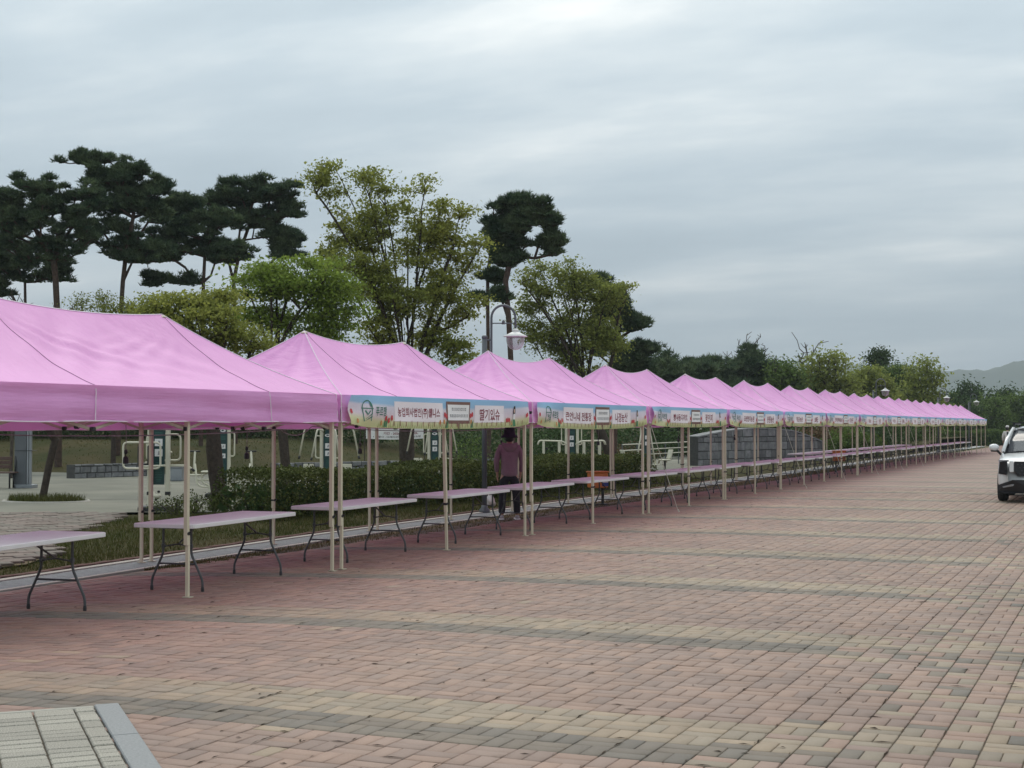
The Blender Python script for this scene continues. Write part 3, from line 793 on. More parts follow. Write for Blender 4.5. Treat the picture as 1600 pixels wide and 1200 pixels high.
# sockets hanging from the rear trusses, with the cable looped between tents
sk_ = MB(); sk_.tube([(0, 0, 0), (.004, .002, -.16), (0, 0, -.30)], .004, 5)
sb_ = MB(); sb_.lathe([(.012, -.29), (.02, -.30), (.02, -.335), (.012, -.345)], (0, 0, 0), 10); sb_.lathe([(.016, -.37), (.03, -.385), (.034, -.42), (.034, -.455), (.02, -.46)], (0, 0, 0), 10); sb_.tube([(0, 0, -.34), (0, 0, -.375)], .006, 6)
SKM, SBM = sk_.mesh('cord', M['cable']), sb_.mesh('socket', M['black'])
n_s = 0
for k, yc, dxs in [(0, 14.25, -.55), (1, 16.9, -.6), (1, 20.6, -.9), (2, 25.8, -.7), (3, 31.6, -.8), (4, 38., -.8), (5, 43.6, -.7)]:
    lab = ['black hanging socket on a cord under the tent without a banner', 'black hanging socket on a cord under the second tent, beside the forked dark trunk', 'black hanging socket on a cord under the second tent, above the hedge',
           'black hanging socket under the third tent, behind the person', 'black hanging socket under the fourth tent in the row', 'black hanging socket under the fifth tent in the row', 'black hanging socket under the sixth tent in the row'][n_s]
    o = thing('hanging_socket', lab, 'socket', (XC+dxs, yc, 1.78), 0, 'sockets hanging under the tents'); n_s += 1
    link('cord', SKM, o); link('socket', SBM, o)
cb = MB()
pts = []
for (a, b) in (((XF-2.7, 9.9, 1.80), (XF-.9, 15.9, 1.72)), ((XF-.9, 15.9, 1.72), (XF-2.4, 19.2, 1.76)), ((XF-2.4, 19.2, 1.76), (XF-2.3, 28.2, 1.78))):
    a, b = Vector(a), Vector(b)
    for i in range(12): t = i/12; p = a+(b-a)*t; p.z -= .10*4*t*(1-t); pts.append(p)
cb.tube(pts, .007, 5); tag(cb.build('power_cable', M['cable']), 'grey power cable sagging in loops under the first tents', 'cable')

# ---------------------------------------------------------------- printed banners on the front valances
def banner_bg():
    m = bpy.data.materials.new('banner_print'); m.use_nodes = True; t = NT(m.node_tree); t.n.clear()
    out = t.new('ShaderNodeOutputMaterial'); p = t.new('ShaderNodeBsdfPrincipled'); uv = t.new('ShaderNodeUVMap'); uv.uv_map = 'UVMap'
    sx = t.new('ShaderNodeSeparateXYZ'); t.link(uv.outputs[0], sx.inputs[0])
    n_ = t.noise(uv.outputs[0], 3.2, 3); v = t.math('ADD', sx.outputs[1], t.math('MULTIPLY', t.math('SUBTRACT', n_, .5), .16))
    edge = t.math('MULTIPLY', t.math('ABSOLUTE', t.math('SUBTRACT', sx.outputs[0], .5)), 2.)
    v2 = t.math('SUBTRACT', v, t.math('MULTIPLY', t.math('POWER', edge, 3.), .12))
    c = t.ramp(v2, [(.0, (.66, .68, .34)), (.16, (.74, .73, .42)), (.27, (.84, .76, .68)), (.36, (.86, .77, .82)), (.62, (.80, .79, .86)), (.70, (.36, .60, .80)), (1., (.29, .55, .78))])
    t.link(c, p.inputs['Base Color']); p.inputs['Roughness'].default_value = .55
    tr = t.new('ShaderNodeBsdfTranslucent'); t.link(c, tr.inputs[0]); mx = t.new('ShaderNodeMixShader'); mx.inputs[0].default_value = .22
    t.link(p.outputs[0], mx.inputs[1]); t.link(tr.outputs[0], mx.inputs[2]); t.link(mx.outputs[0], out.inputs[0]); return m
M_BANNER = banner_bg()
BW, BH = 5.86, .40
def banner(k, detail):
    yc = TENTS[k].location.y; seed = k*1.7
    sag = random.uniform(.02, .06)
    def S(u, v, off=0.):                  # u 0..1 along +Y from the near end, v 0..1 up
        y = -BW/2+BW*u; e = 4*u*(1-u)
        corner = math.exp(-(u/.05)**2)+math.exp(-((1-u)/.05)**2)
        z = (VB-.055)+BH*v-sag*e*(1-v*.8)+.03*corner*(1-v)-.01*corner*v
        x = .062+.012*math.sin(u*9+seed)*(.4+v*.3)+.010*math.sin(v*5+u*23+seed)*(1-e*.5)+.018*math.sin((u*4-v)*6+seed)*math.exp(-(u/.18)**2)
        return (x+off, y, z)
    near_label = {1: 'long printed banner touching the bannerless tent, with an eleven-letter dark red name', 2: 'printed banner right above the person in mauve, second in the row'}
    lab = near_label.get(k, 'blue-topped printed banner on the %s tent counted from the bannerless one' % (ORD[k] if k < 14 else 'last'))
    b = thing('printed_banner', lab, 'banner', (XF, yc, 0), TENTS[k].rotation_euler.z, 'printed banners on the tent fronts')
    mb = MB(); nu, nv = (70, 8) if detail > 1 else (36, 5); mb.grid(lambda u, v: S(u, v), nu, nv)
    o = mb.build('cloth', M_BANNER, b, True)
    uvl = o.data.uv_layers.new(name='UVMap'); li = np.zeros(len(o.data.loops), np.int32); o.data.loops.foreach_get('vertex_index', li)
    uvs = np.stack([(li % (nu+1))/nu, (li//(nu+1))/nv], 1).astype(np.float32); uvl.data.foreach_set('uv', uvs.ravel())
    def strips(name, rects, m, off, parent=b):       # quads in (u,v), cut so they follow the cloth
        q = MB()
        for (u0, v0, u1, v1) in rects:
            n_ = max(1, int((u1-u0)*60)); q.grid(lambda a, c_: S(u0+(u1-u0)*a, v0+(v1-v0)*c_, off), n_, 2)
        return q.build(name, m, parent)
    def polys(name, ps, m, off, parent=b):
        q = MB()
        for P in ps: q.add([S(u, v, off) for u, v in P], [tuple(range(len(P)))])
        o_ = q.build(name, m, parent)
        if len(ps) > 1 and name != 'emblem': o_['kind'] = 'stuff'
        return o_
    def words(txt, u0, u1, v0, v1, m, off, parent, name='lettering'):
        vs, fs, _ = text_geo(txt); q = MB(); q.add([S(u0+(u1-u0)*x, v0+(v1-v0)*y, off) for x, y in vs], fs); return q.build(name, m, parent)
    a, c = TEXTS[k-1]
    pl = strips('name_panel', [(.205, .22, .455, .84)], M['bpanel'], .004); pr = strips('name_panel', [(.635, .20, .825, .80)], M['bpanel'], .004)
    la = min(.215, .028*len(a)+.02); words(a, .33-la/2, .33+la/2, .32, .66, M['bwine'], .007, pl)
    lc = min(.17, .030*len(c)+.01); words(c, .73-lc/2, .73+lc/2, .27, .68, M['bwine'], .007, pr)
    fr = strips('notice_frame', [(.475, .17, .608, .90)], M['bbrown'], .0045); strips('frame_post', [(.535, .0, .549, .17)], M['bbrown'], .0045)
    pa = strips('notice_paper', [(.482, .28, .602, .80)], M['bpaper'], .007)
    gl = []
    for row, (v0, v1, u0, u1) in enumerate(((.60, .70, .505, .585), (.38, .48, .493, .595))):
        u = u0
        while u < u1:
            w_ = random.choice((.004, .006, .007)); gl.append((u, v0+random.uniform(0, .02), u+w_*.35, v1)); gl.append((u+w_*.5, v0, u+w_, v0+.04)); gl.append((u+w_*.4, v1-.035, u+w_, v1)); u += w_+.003
    strips('notice_print', gl, M['bgrey'], .0095, pa)['kind'] = 'stuff'
    tul = [(.012, .42), (.165, .26), (.178, .20), (.192, .28), (.465, .42), (.474, .38), (.613, .40), (.622, .44), (.842, .22), (.853, .24), (.864, .23), (.985, .40), (.978, .36)]
    def tulip(u, v, s=1.): return [(u-.005*s, v), (u, v-.06*s), (u+.005*s, v), (u+.004*s, v+.10*s), (u, v+.13*s), (u-.004*s, v+.10*s)]
    polys('tulip', [tulip(u, v) for u, v in tul], M['bred'], .0075)
    polys('orange_bloom', [tulip(u, v, .9) for u, v in ((.145, .12), (.462, .20), (.616, .20), (.03, .12), (.44, .18), (.875, .12))], M['borange'], .0075)
    nbl = 90 if detail > 1 else 30
    polys('grass_print', [[(u, .015), (u+.003, .015), (u+random.uniform(-.003, .004), random.uniform(.12, .27))] for u in np.linspace(.13, .985, nbl)], M['bblade'], .006)
    polys('bud_print', [[(u, .07), (u+.0022, .07), (u+.0035, .2+random.uniform(0, .08)), (u+.001, .21)] for u in np.linspace(.2, .95, 26)], M['bwine'], .0075)
    polys('leaf_print', [[(u, .03), (u+.007, .03), (u+.010, .30), (u+.004, .2)] for u in (.155, .163, .468, .474, .612, .619, .87)], M['bgreen'], .0065)
    # round-capped line emblem with its name, and a small standing figure at the far end
    lg = []
    for r_ in range(9):
        a0, a1 = math.pi*r_/9, math.pi*(r_+1)/9
        lg.append([(.077+.022*math.cos(a0), .60+.25*math.sin(a0)), (.077+.022*math.cos(a1), .60+.25*math.sin(a1)), (.077+.019*math.cos(a1), .60+.215*math.sin(a1)), (.077+.019*math.cos(a0), .60+.215*math.sin(a0))])
    lg += [[(.053, .57), (.101, .57), (.101, .60), (.053, .60)], [(.055, .57), (.059, .57), (.064, .18), (.060, .16)], [(.060, .16), (.064, .18), (.098, .36), (.098, .32)], [(.066, .25), (.069, .25), (.098, .46), (.098, .42)],
           [(.095, .57), (.099, .57), (.098, .2), (.095, .2)], [(.066, .50), (.070, .54), (.080, .40), (.077, .38)], [(.090, .50), (.087, .53), (.078, .41), (.080, .39)], [(.086, .80), (.096, .74), (.096, .62), (.089, .66)]]
    em = polys('emblem', lg, M['bteal'], .0075)
    words('푸르쟁', .112, .163, .36, .66, M['bteal'], .0075, em)
    fig = polys('figure_print', [[(.886, .62), (.890, .78), (.894, .80), (.899, .78), (.902, .62), (.901, .48), (.887, .48)]], M['bdark'], .0065)
    polys('figure_face', [[(.890, .58), (.894, .52), (.898, .58), (.898, .68), (.890, .68)]], M['bskin'], .009, fig)
    polys('figure_blouse', [[(.888, .28), (.900, .28), (.899, .50), (.889, .50)]], M['bpaper'], .009, fig)
    polys('figure_skirt', [[(.884, .03), (.904, .03), (.900, .29), (.888, .29)]], M['bgreen'], .0095, fig)
    return b
for k in range(1, 15): banner(k, 2 if k < 6 else 1)

# guy ropes
for n_, (kb, oy, ox) in enumerate(((2, .9, .35), (4, 1.0, .45), (5, 1.0, .45), (6, 1.1, .5), (7, 1.1, .5), (8, 1.1, .5), (10, 1.1, .5))):
    y = T0+PITCHT*(kb)+.02
    r_ = MB(); r_.tube([(XF+.02, y, 1.88), (XF+ox*.5, y+oy*.5, .98), (XF+ox, y+oy, .02)], .007, 5); r_.tube([(XF+ox, y+oy, .05), (XF+ox+.02, y+oy, -.01)], .014, 6)
    tag(r_.build('guy_rope', M['rope']), 'pale guy rope pegged beside the front legs of the %s tent of the row' % ORD[kb+1], 'rope', 'guy ropes')

# ---------------------------------------------------------------- folding tables
tb_top = MB(); L_, W_, HT = 2.40, .75, .735
prf = rounded([(-W_/2, -L_/2, 0), (W_/2, -L_/2, 0), (W_/2, L_/2, 0), (-W_/2, L_/2, 0)], .07, 4, True)
n_ = len(prf); vs = []
for z, k in ((HT-.045, .004), (HT-.040, 0), (HT-.008, 0), (HT, .008)):
    vs += [(p.x*(1-k/(W_/2)), p.y*(1-k/(L_/2)), z) for p in prf]
fs = [tuple(range(n_-1, -1, -1)), tuple(range(3*n_, 4*n_))]
for r_ in range(3): fs += [(r_*n_+i, r_*n_+(i+1) % n_, (r_+1)*n_+(i+1) % n_, (r_+1)*n_+i) for i in range(n_)]
tb_top.add(vs, fs); TOPM = tb_top.mesh('tabletop', M['table'])
def leg_frame(sg):
    y = sg*(L_/2-.30); m_ = MB(); r = .0135
    for sx in (1, -1):
        m_.tube(rounded([(sx*.17, y, HT-.045), (sx*.17, y, .40), (sx*.31, y, .12), (sx*.31, y, .01)], .06, 4), r, 8)
    m_.tube([(.225, y, .29), (-.225, y, .29)], r*.8, 6); m_.tube([(.17, y, HT-.06), (-.17, y, HT-.06)], r, 6)
    m_.tube(rounded([(.17, y, .47), (.0, y-sg*.03, .50), (-.17, y, .47)], .05, 3), r*.7, 6)
    m_.tube([(0, y-sg*.03, .50), (0, y-sg*.42, HT-.05)], r*.75, 6)
    m_.rbox((.17, y, .48), (.035, .035, .05), .005); m_.rbox((-.17, y, .48), (.035, .035, .05), .005)
    return m_.mesh('leg_frame', M['steel'])
FRM = [leg_frame(1), leg_frame(-1)]
FOOT = MB().lathe([(.017, 0), (.018, .03), (.015, .05)], (0, 0, 0), 8).mesh('foot_cap', M['black'])
def table(y, x, lab, rz=0., grp='white folding tables in the row'):
    t = thing('folding_table', lab, 'table', (x, y, 0), rz, grp)
    link('tabletop', TOPM, t)
    for sg in (0, 1):
        f_ = link('leg_frame', FRM[sg], t)
        for sx in (1, -1): link('foot_cap', FOOT, f_, (sx*.31, (1 if sg == 0 else -1)*(L_/2-.30), 0))
    return t
ty = [10.50, 14.10, 17.58, 20.92, 23.98, 27.05, 30.35, 33.45]
y = 36.55
while y < 97: ty.append(y); y += 3.05
for i, y in enumerate(ty):
    k = min(14, max(0, int((y-T0)//PITCHT)+1)); first = i == 0 or min(14, max(0, int((ty[i-1]-T0)//PITCHT)+1)) != k
    tn_ = 'the tent without a banner' if k == 0 else ('the %s tent in the row' % ORD[k] if k < 14 else 'the last tent of the row')
    lab = 'white folding table under %s, %s of its pair' % (tn_, 'first' if first else 'second')
    px_ = {0: (-9.47, 7.), 1: (-9.56, 4.5), 2: (-9.72, 2.5)}.get(i, (-9.74+random.uniform(-.05, .05), random.uniform(-1., 2.)))
    table(y+random.uniform(-.03, .03), px_[0], lab, R(px_[1]))
for i, y in enumerate((54.5, 57.6, 60.7, 63.8, 66.9, 70., 73.1, 76.2, 79.3)):
    table(y, -11.25, '%s white folding table of the rear line, counted from the curved stone wall' % ORD[i], R(random.uniform(-1.5, 1.5)), 'folding tables in the rear line')
# ---------------------------------------------------------------- vegetation
def seg_mesh(name, A, B, ra, rb_, m, n=5):
    A, B = np.array(A), np.array(B); d = B-A; L = np.linalg.norm(d, axis=1, keepdims=True)+1e-9; t = d/L
    ref = np.where(np.abs(t[:, 2:3]) < .9, np.array([[0, 0, 1.]]), np.array([[1., 0, 0]])); x = np.cross(ref, t); x /= np.linalg.norm(x, axis=1, keepdims=True)+1e-9; y = np.cross(t, x)
    ra, rb_ = np.array(ra)[:, None], np.array(rb_)[:, None]; V = []
    for P, rr in ((A-t*ra*.3, ra), (B+t*rb_*.3, rb_)):
        for k in range(n):
            a = 2*math.pi*k/n; V.append(P+(x*math.cos(a)+y*math.sin(a))*rr)
    V = np.stack(V, 1); N = len(A); F = []
    for k in range(n): F.append([k, (k+1) % n, n+(k+1) % n, n+k])
    F = np.array(F)[None]+(np.arange(N)*2*n)[:, None, None]
    return np_mesh(name, V.reshape(-1, 3), F.reshape(-1, 4), m, True)
def leaf_mesh(name, C, size, m, up=.5, aspect=.55, rs=None):
    g = rs or rng; n = len(C); s = size*g.uniform(.6, 1.35, n)[:, None]
    nrm = g.normal(size=(n, 3)); nrm[:, 2] += up*2; nrm /= np.linalg.norm(nrm, axis=1, keepdims=True)
    d = g.normal(size=(n, 3)); d[:, 2] -= .25; d -= nrm*np.sum(d*nrm, 1, keepdims=True); d /= np.linalg.norm(d, axis=1, keepdims=True)+1e-9
    e = np.cross(nrm, d)
    V = np.stack([C-d*s*.5, C+e*s*aspect*.5+nrm*s*.08, C+d*s*.5, C-e*s*aspect*.5+nrm*s*.08], 1).reshape(-1, 3)
    return np_mesh(name, V, np.arange(4*n).reshape(-1, 4), m)
def tuft_mesh(name, C, size, m, nn=9, wd=.10):
    """needle tufts: fans of thin blades pointing up and out"""
    n = len(C); V = []
    P = np.repeat(C, nn, 0); N = len(P); d = rng.normal(size=(N, 3)); d[:, 2] = np.abs(d[:, 2])*.9+.15; d /= np.linalg.norm(d, axis=1, keepdims=True)
    s = size*rng.uniform(.6, 1.3, N)[:, None]; e = np.cross(d, rng.normal(size=(N, 3))); e /= np.linalg.norm(e, axis=1, keepdims=True)+1e-9
    V = np.stack([P-e*s*wd, P+e*s*wd, P+d*s], 1).reshape(-1, 3)
    return np_mesh(name, V, np.arange(3*N).reshape(-1, 3), m)
def sample_blobs(blobs, Z, n, g, depthk=.85, shell=.35):
    area = np.array([b[2]*b[3] for b in blobs], float); idx = g.choice(len(blobs), n, p=area/area.sum()); out = []
    for i in idx:
        cx, cy, rx, ry = blobs[i][:4]
        u = g.normal(size=3); u /= np.linalg.norm(u); r_ = g.random()**shell
        dm = (rx+ry)/2*Z/FPX*depthk
        off = ((i*7919) % 13/13.-.5)*dm*1.1
        p = at(cx+u[0]*rx*r_, cy-u[1]*ry*r_, Z); out.append(np.array(p)+CF*(u[2]*r_*dm+off))
    return np.array(out)
def grow(trunk, pts, r0, tip, g, seg=.45, jit=.10, gather=.35, limbs=0):
    """connect crown points to the trunk so that limbs fork and taper; returns segments with radii"""
    cap = 40000; pos = np.zeros((cap, 3)); par = np.full(cap, -1); plen = np.zeros(cap); n = 0
    for i, p in enumerate(trunk):
        pos[n] = p; par[n] = n-1; plen[n] = 0 if n == 0 else plen[n-1]+np.linalg.norm(pos[n]-pos[n-1])*.6; n += 1
    nt = n; start = max(1, nt-3)
    if limbs:                                   # a vase of long straight limbs rising from the fork
        far_ = [int(np.argmax(pts[:, 2]))]; dmin = np.linalg.norm(pts-pts[far_[0]], axis=1)
        while len(far_) < limbs:
            sc_ = dmin*(.4+(pts[:, 2]-pts[:, 2].min())/(np.ptp(pts[:, 2])+1e-6)); j = int(np.argmax(sc_)); far_.append(j); dmin = np.minimum(dmin, np.linalg.norm(pts-pts[j], axis=1))
        for j in far_:
            st = nt-1-int(g.integers(0, min(3, nt-1))); a = pos[st]; p = pts[j]; cpt = a+(p-a)*np.array([.32, .32, .55]); K = max(4, int(np.linalg.norm(p-a)/seg)); last = st
            for q in range(1, K+1):
                t = q/K; m_ = a*(1-t)**2+cpt*2*t*(1-t)+p*t*t+g.normal(size=3)*.02; pos[n] = m_; par[n] = last; plen[n] = plen[last]+np.linalg.norm(m_-pos[last])*.35; last = n; n += 1
    order = np.argsort(np.linalg.norm(pts-pos[start], axis=1)); tips = []
    for i in order:
        p = pts[i]; d = np.linalg.norm(pos[start:n]-p, axis=1)
        cost = d+gather*plen[start:n]+np.maximum(0, pos[start:n, 2]-p[2]+.1)*1.2
        j = start+int(np.argmin(cost)); a = pos[j]; L = np.linalg.norm(p-a); k = max(1, int(L/seg)); last = j
        bow = g.normal(size=3)*jit*L*.5; bow[2] -= .06*L
        for q in range(1, k+1):
            t = q/k; m_ = a+(p-a)*t+bow*math.sin(math.pi*t)+(g.normal(size=3)*jit*.25*seg if q < k else 0)
            pos[n] = m_; par[n] = last; plen[n] = plen[last]+np.linalg.norm(m_-pos[last]); last = n; n += 1
        tips.append(last)
    cnt = np.zeros(n)
    for t_ in tips: cnt[t_] += 1
    for i in range(n-1, 0, -1):
        if par[i] >= 0 and par[i] < i: cnt[par[i]] += cnt[i]
    cnt = np.maximum(cnt, 1); ex = math.log(r0/tip)/math.log(max(3, len(pts))); rad = tip*cnt**ex
    for i in range(nt): rad[i] = max(rad[i], r0*(1.-.35*i/nt)) if i < nt-1 else rad[i]
    rad[0] = r0*1.25
    idx = np.arange(1, n); return pos[par[idx]], pos[idx], np.minimum(rad[par[idx]], rad[idx]*1.6), rad[idx], pos[tips]
def trunk_path(px, Z, z0, n_=3):
    P = [np.array(at(x, y, Z)) for x, y in px]
    b = P[0].copy(); b[2] = z0; dirn = P[1]-P[0] if len(P) > 1 else np.zeros(3)
    base = b-np.array([dirn[0], dirn[1], 0])*min(1.5, max(0, P[0][2]-z0)/max(.3, dirn[2] if dirn[2] > .1 else 1))*.5
    out = [base]
    if P[0][2]-z0 > .6: out += [base+(P[0]-base)*.5+np.array([.03, .02, 0])]
    return out+P
def tree(kind, px, Z, blobs, leafm, label, cat='tree', ncl=200, nleaf=60, lsize=.09, spread=.30, r0=.2, tip=.008, seed=1, flat=.6, name=None, group=None, barkm=None, gather=.35, up=.5, z0=None, shell=.35, depthk=.85, limbs=0, gap=None):
    if kind == 'pine' and Z < 70: ncl, spread, nleaf, lsize, flat, shell, r0 = int(ncl*3.0), spread*.50, int(nleaf*.62), lsize*.74, .85, .6, r0*.60; depthk = .6; gap = (1.55, .24)
    g = np.random.default_rng(seed)
    b0 = base_at(px[0][0], Z)
    if z0 is None: z0 = max(-.05, mound_h(b0.x, b0.y)-.05) if b0.x < -13 and b0.y > 40 else -.02
    tp = trunk_path(px, Z, z0); pts = sample_blobs(blobs, Z, ncl, g, depthk, shell)
    if gap is not None:                          # open gaps between the clumps
        q = pts*gap[0]; nz = np.sin(q[:, 0]*2.1+seed)*np.sin(q[:, 1]*1.9+seed*1.7)+np.sin(q[:, 2]*2.9+seed*.6)*np.sin((q[:, 0]+q[:, 1])*1.6+seed*2.)
        keep = nz > np.quantile(nz, gap[1]); pts = pts[keep]
    pts[:, 2] = np.maximum(pts[:, 2], z0+.3)
    A, B, ra, rb_, tips = grow(tp, pts, r0, tip, g, gather=gather, seg=.5 if Z < 70 else 1., limbs=limbs)
    t = thing(name or ('pine_tree' if kind == 'pine' else 'broadleaf_tree'), label, cat, tuple(tp[0]), 0, group)
    off = np.array(tp[0])
    link('trunk', seg_mesh('trunk', A-off, B-off, ra, rb_, barkm or (M['pinebark'] if kind == 'pine' else M['bark']), 6 if Z < 60 else 4), t)
    if nleaf:
        n = len(tips)
        if kind == 'pine':
            C = np.repeat(tips, nleaf, 0); m_ = len(C); q = g.normal(size=(m_, 3)); q /= np.linalg.norm(q, axis=1, keepdims=True); q *= (g.random((m_, 1))**.4)
            sc_ = np.repeat(spread*g.uniform(.7, 1.4, (n, 1)), nleaf, 0); q *= sc_*np.array([1, 1, flat]); q[:, 2] = np.abs(q[:, 2])*.9-.05
            link('crown', tuft_mesh('crown', C+q-off, lsize, leafm), t)
        else:
            cnt_ = np.maximum(4, (nleaf*g.uniform(.3, 1.7, n)).astype(int)); C = np.repeat(tips, cnt_, 0); m_ = len(C)
            q = g.normal(size=(m_, 3))*.55; q *= np.repeat(spread*g.uniform(.6, 1.4, (n, 1)), cnt_, 0)*np.array([1, 1, flat])
            link('crown', leaf_mesh('crown', C+q-off, lsize, leafm, up, rs=g), t)
    return t
PG = 'tall pines behind the court'
tree('pine', [(90, 500), (87, 440), (84, 405), (95, 375)], 58, [(60, 325, 72, 52), (125, 335, 42, 50), (15, 345, 45, 58), (70, 390, 68, 20), (150, 305, 30, 18)], M['pine'], 'dense round-topped pine with a dark crooked trunk and a sawn side branch', ncl=120, nleaf=70, lsize=.26, spread=.62, r0=.20, tip=.02, seed=3, flat=.45, group=PG)
tree('pine', [(40, 500), (39, 440), (36, 415)], 61, [(20, 410, 42, 40), (78, 425, 38, 30), (0, 450, 25, 25)], M['pine'], 'lower dark pine with a thin straight trunk beside the crooked pine', ncl=50, nleaf=60, lsize=.28, spread=.62, r0=.13, tip=.02, seed=4, flat=.45, group=PG)
tree('pine', [(188, 500), (192, 440), (197, 395), (208, 340)], 60, [(135, 252, 45, 14), (185, 275, 62, 26), (228, 300, 36, 30), (185, 320, 45, 20), (160, 365, 58, 26), (215, 395, 58, 20), (240, 335, 28, 18)], M['pine'], 'tallest pine, its top swept to one side above a bare straight trunk', ncl=150, nleaf=70, lsize=.27, spread=.62, r0=.19, tip=.02, seed=5, flat=.42, group=PG)
tree('pine', [(316, 500), (318, 440), (320, 400), (318, 375)], 62, [(290, 365, 55, 20), (330, 345, 45, 18), (250, 392, 45, 22), (340, 392, 60, 22), (280, 325, 38, 22), (240, 437, 32, 10), (290, 440, 26, 9)], M['pine'], 'pine with spreading flat tiers of needles and thin lower boughs', ncl=130, nleaf=66, lsize=.27, spread=.60, r0=.15, tip=.02, seed=6, flat=.42, group=PG)
tree('pine', [(367, 500), (365, 440), (374, 395), (392, 345)], 65, [(405, 300, 68, 22), (355, 312, 42, 22), (445, 322, 34, 26), (390, 345, 68, 18), (440, 375, 40, 18), (450, 398, 26, 9), (350, 395, 38, 22)], M['pine'], 'broad flat-crowned pine standing next to the tall sparse green tree', ncl=140, nleaf=70, lsize=.28, spread=.66, r0=.17, tip=.02, seed=7, flat=.42, group=PG)
tree('pine', [(763, 560), (762, 480), (762, 430), (768, 385)], 57, [(775, 368, 18, 28), (764, 430, 22, 10), (750, 462, 16, 7), (776, 440, 12, 14)], M['pine'], 'slim pine with few tufts growing behind the arched street lamp', ncl=36, nleaf=60, lsize=.27, spread=.5, r0=.12, tip=.02, seed=8, flat=.5, group=PG)
tree('pine', [(798, 560), (795, 500), (790, 440), (802, 380)], 55, [(815, 325, 44, 16), (835, 350, 46, 18), (800, 368, 36, 22), (850, 376, 32, 12), (790, 400, 32, 18), (866, 393, 14, 7), (785, 460, 12, 12), (800, 345, 40, 28)], M['pine'], 'tall pine with a domed dark crown rising over the lamp post', ncl=120, nleaf=70, lsize=.27, spread=.55, r0=.17, tip=.02, seed=9, flat=.45, group=PG)
tree('pine', [(962, 600), (966, 530), (955, 470)], 64, [(937, 440, 20, 20), (960, 478, 28, 26), (985, 508, 26, 16), (1000, 545, 28, 10), (972, 560, 48, 18), (940, 520, 30, 38), (990, 582, 40, 14)], M['pine'], 'leaning dark pine stepping down in tiers behind the yellow-green tree', ncl=110, nleaf=66, lsize=.30, spread=.62, r0=.16, tip=.02, seed=10, flat=.45, group=PG)
for i, (x, y, rx, ry, Z, s) in enumerate(((1040, 592, 34, 26, 84, 1), (1082, 588, 32, 24, 88, 2), (1122, 596, 32, 26, 92, 3), (1168, 578, 26, 30, 96, 4), (1198, 596, 26, 24, 100, 5))):
    tree('pine', [(x, 640), (x+3, 605)], Z, [(x, y, rx, ry), (x-8, y+30, rx*1.2, ry), (x+6, y+55, rx*1.2, ry), (x, y-ry*.8, rx*.4, ry*.5)], M['pine'], ['bushy dark pine low behind the fourth pink tent', 'dark rounded pine behind the fifth pink tent, in the far pine belt', 'dark shaggy pine in the belt, next to the bare tree', 'pointed dark pine under the bare twiggy tree', 'small dark pine touching the light green trees'][i], ncl=80, nleaf=46, lsize=.36, spread=.8, r0=.15, tip=.03, seed=20+i, flat=.6, group='far pines', z0=0)
# broadleaf trees near the court
tree('leaf', [(338, 742), (334, 700), (333, 665), (330, 610)], 31, [(320, 505, 80, 42), (268, 482, 46, 26), (385, 535, 44, 32), (345, 470, 40, 18), (300, 560, 70, 20)], M['leafA'], 'forked dark-trunked tree with olive new leaves, growing from the shrubs by the machines', ncl=400, nleaf=75, lsize=.078, spread=.34, r0=.165, tip=.006, seed=31, flat=.30, z0=.0, gather=.2, limbs=9, gap=(2.2, .36))
tree('leaf', [(175, 620), (172, 560), (168, 520)], 57, [(150, 478, 38, 18), (195, 490, 50, 18), (230, 500, 40, 25), (180, 520, 70, 20)], M['leafA'], 'low tree with thin pale leaves showing above the first tent roof', ncl=100, nleaf=70, lsize=.095, spread=.42, r0=.085, tip=.008, seed=32, flat=.55)
tree('leaf', [(445, 715), (443, 690), (436, 620), (424, 565)], 40, [(470, 438, 76, 34), (415, 450, 46, 28), (520, 470, 40, 42), (395, 490, 30, 18), (500, 512, 46, 28), (440, 500, 40, 20)], M['leafB'], 'tree with bright fresh green layered leaves, behind the second tent', ncl=330, nleaf=95, lsize=.105, spread=.52, r0=.13, tip=.006, seed=33, flat=.22, gather=.2, limbs=8, gap=(2.0, .34))
tree('leaf', [(636, 722), (635, 680), (638, 640), (634, 600), (632, 580)], 45, [(512, 285, 24, 36), (580, 292, 42, 30), (652, 290, 26, 20), (705, 330, 38, 22), (590, 350, 80, 46), (660, 372, 56, 46), (718, 390, 40, 42), (560, 430, 66, 46), (640, 450, 76, 56), (710, 470, 46, 46), (600, 512, 56, 36), (690, 540, 54, 36), (540, 395, 40, 40)], M['leafA'], 'large vase-shaped tree with many thin upright limbs and sparse spring leaves', ncl=700, nleaf=78, lsize=.108, spread=.36, r0=.23, tip=.006, seed=34, flat=.42, gather=.2, limbs=26, gap=(1.4, .28))
tree('leaf', [(953, 710), (938, 672), (915, 620), (892, 575)], 58, [(830, 450, 33, 42), (880, 440, 46, 32), (930, 462, 42, 38), (978, 443, 14, 9), (850, 512, 42, 42), (910, 520, 56, 46), (900, 565, 56, 22), (950, 540, 28, 28), (990, 430, 6, 5)], M['leafC'], 'leaning tree with yellow-green leaves on fanned stems, right of the lamp', ncl=500, nleaf=62, lsize=.125, spread=.42, r0=.18, tip=.008, seed=35, flat=.45, gather=.2, limbs=18, gap=(1.4, .28))
tree('leaf', [(66, 782), (76, 730), (86, 688)], 34.5, [(80, 640, 30, 25), (70, 600, 26, 20), (100, 620, 24, 20)], M['leafD'], 'small slanting tree in a grass ring on the court', ncl=50, nleaf=50, lsize=.08, spread=.25, r0=.085, tip=.006, seed=36, z0=0.)
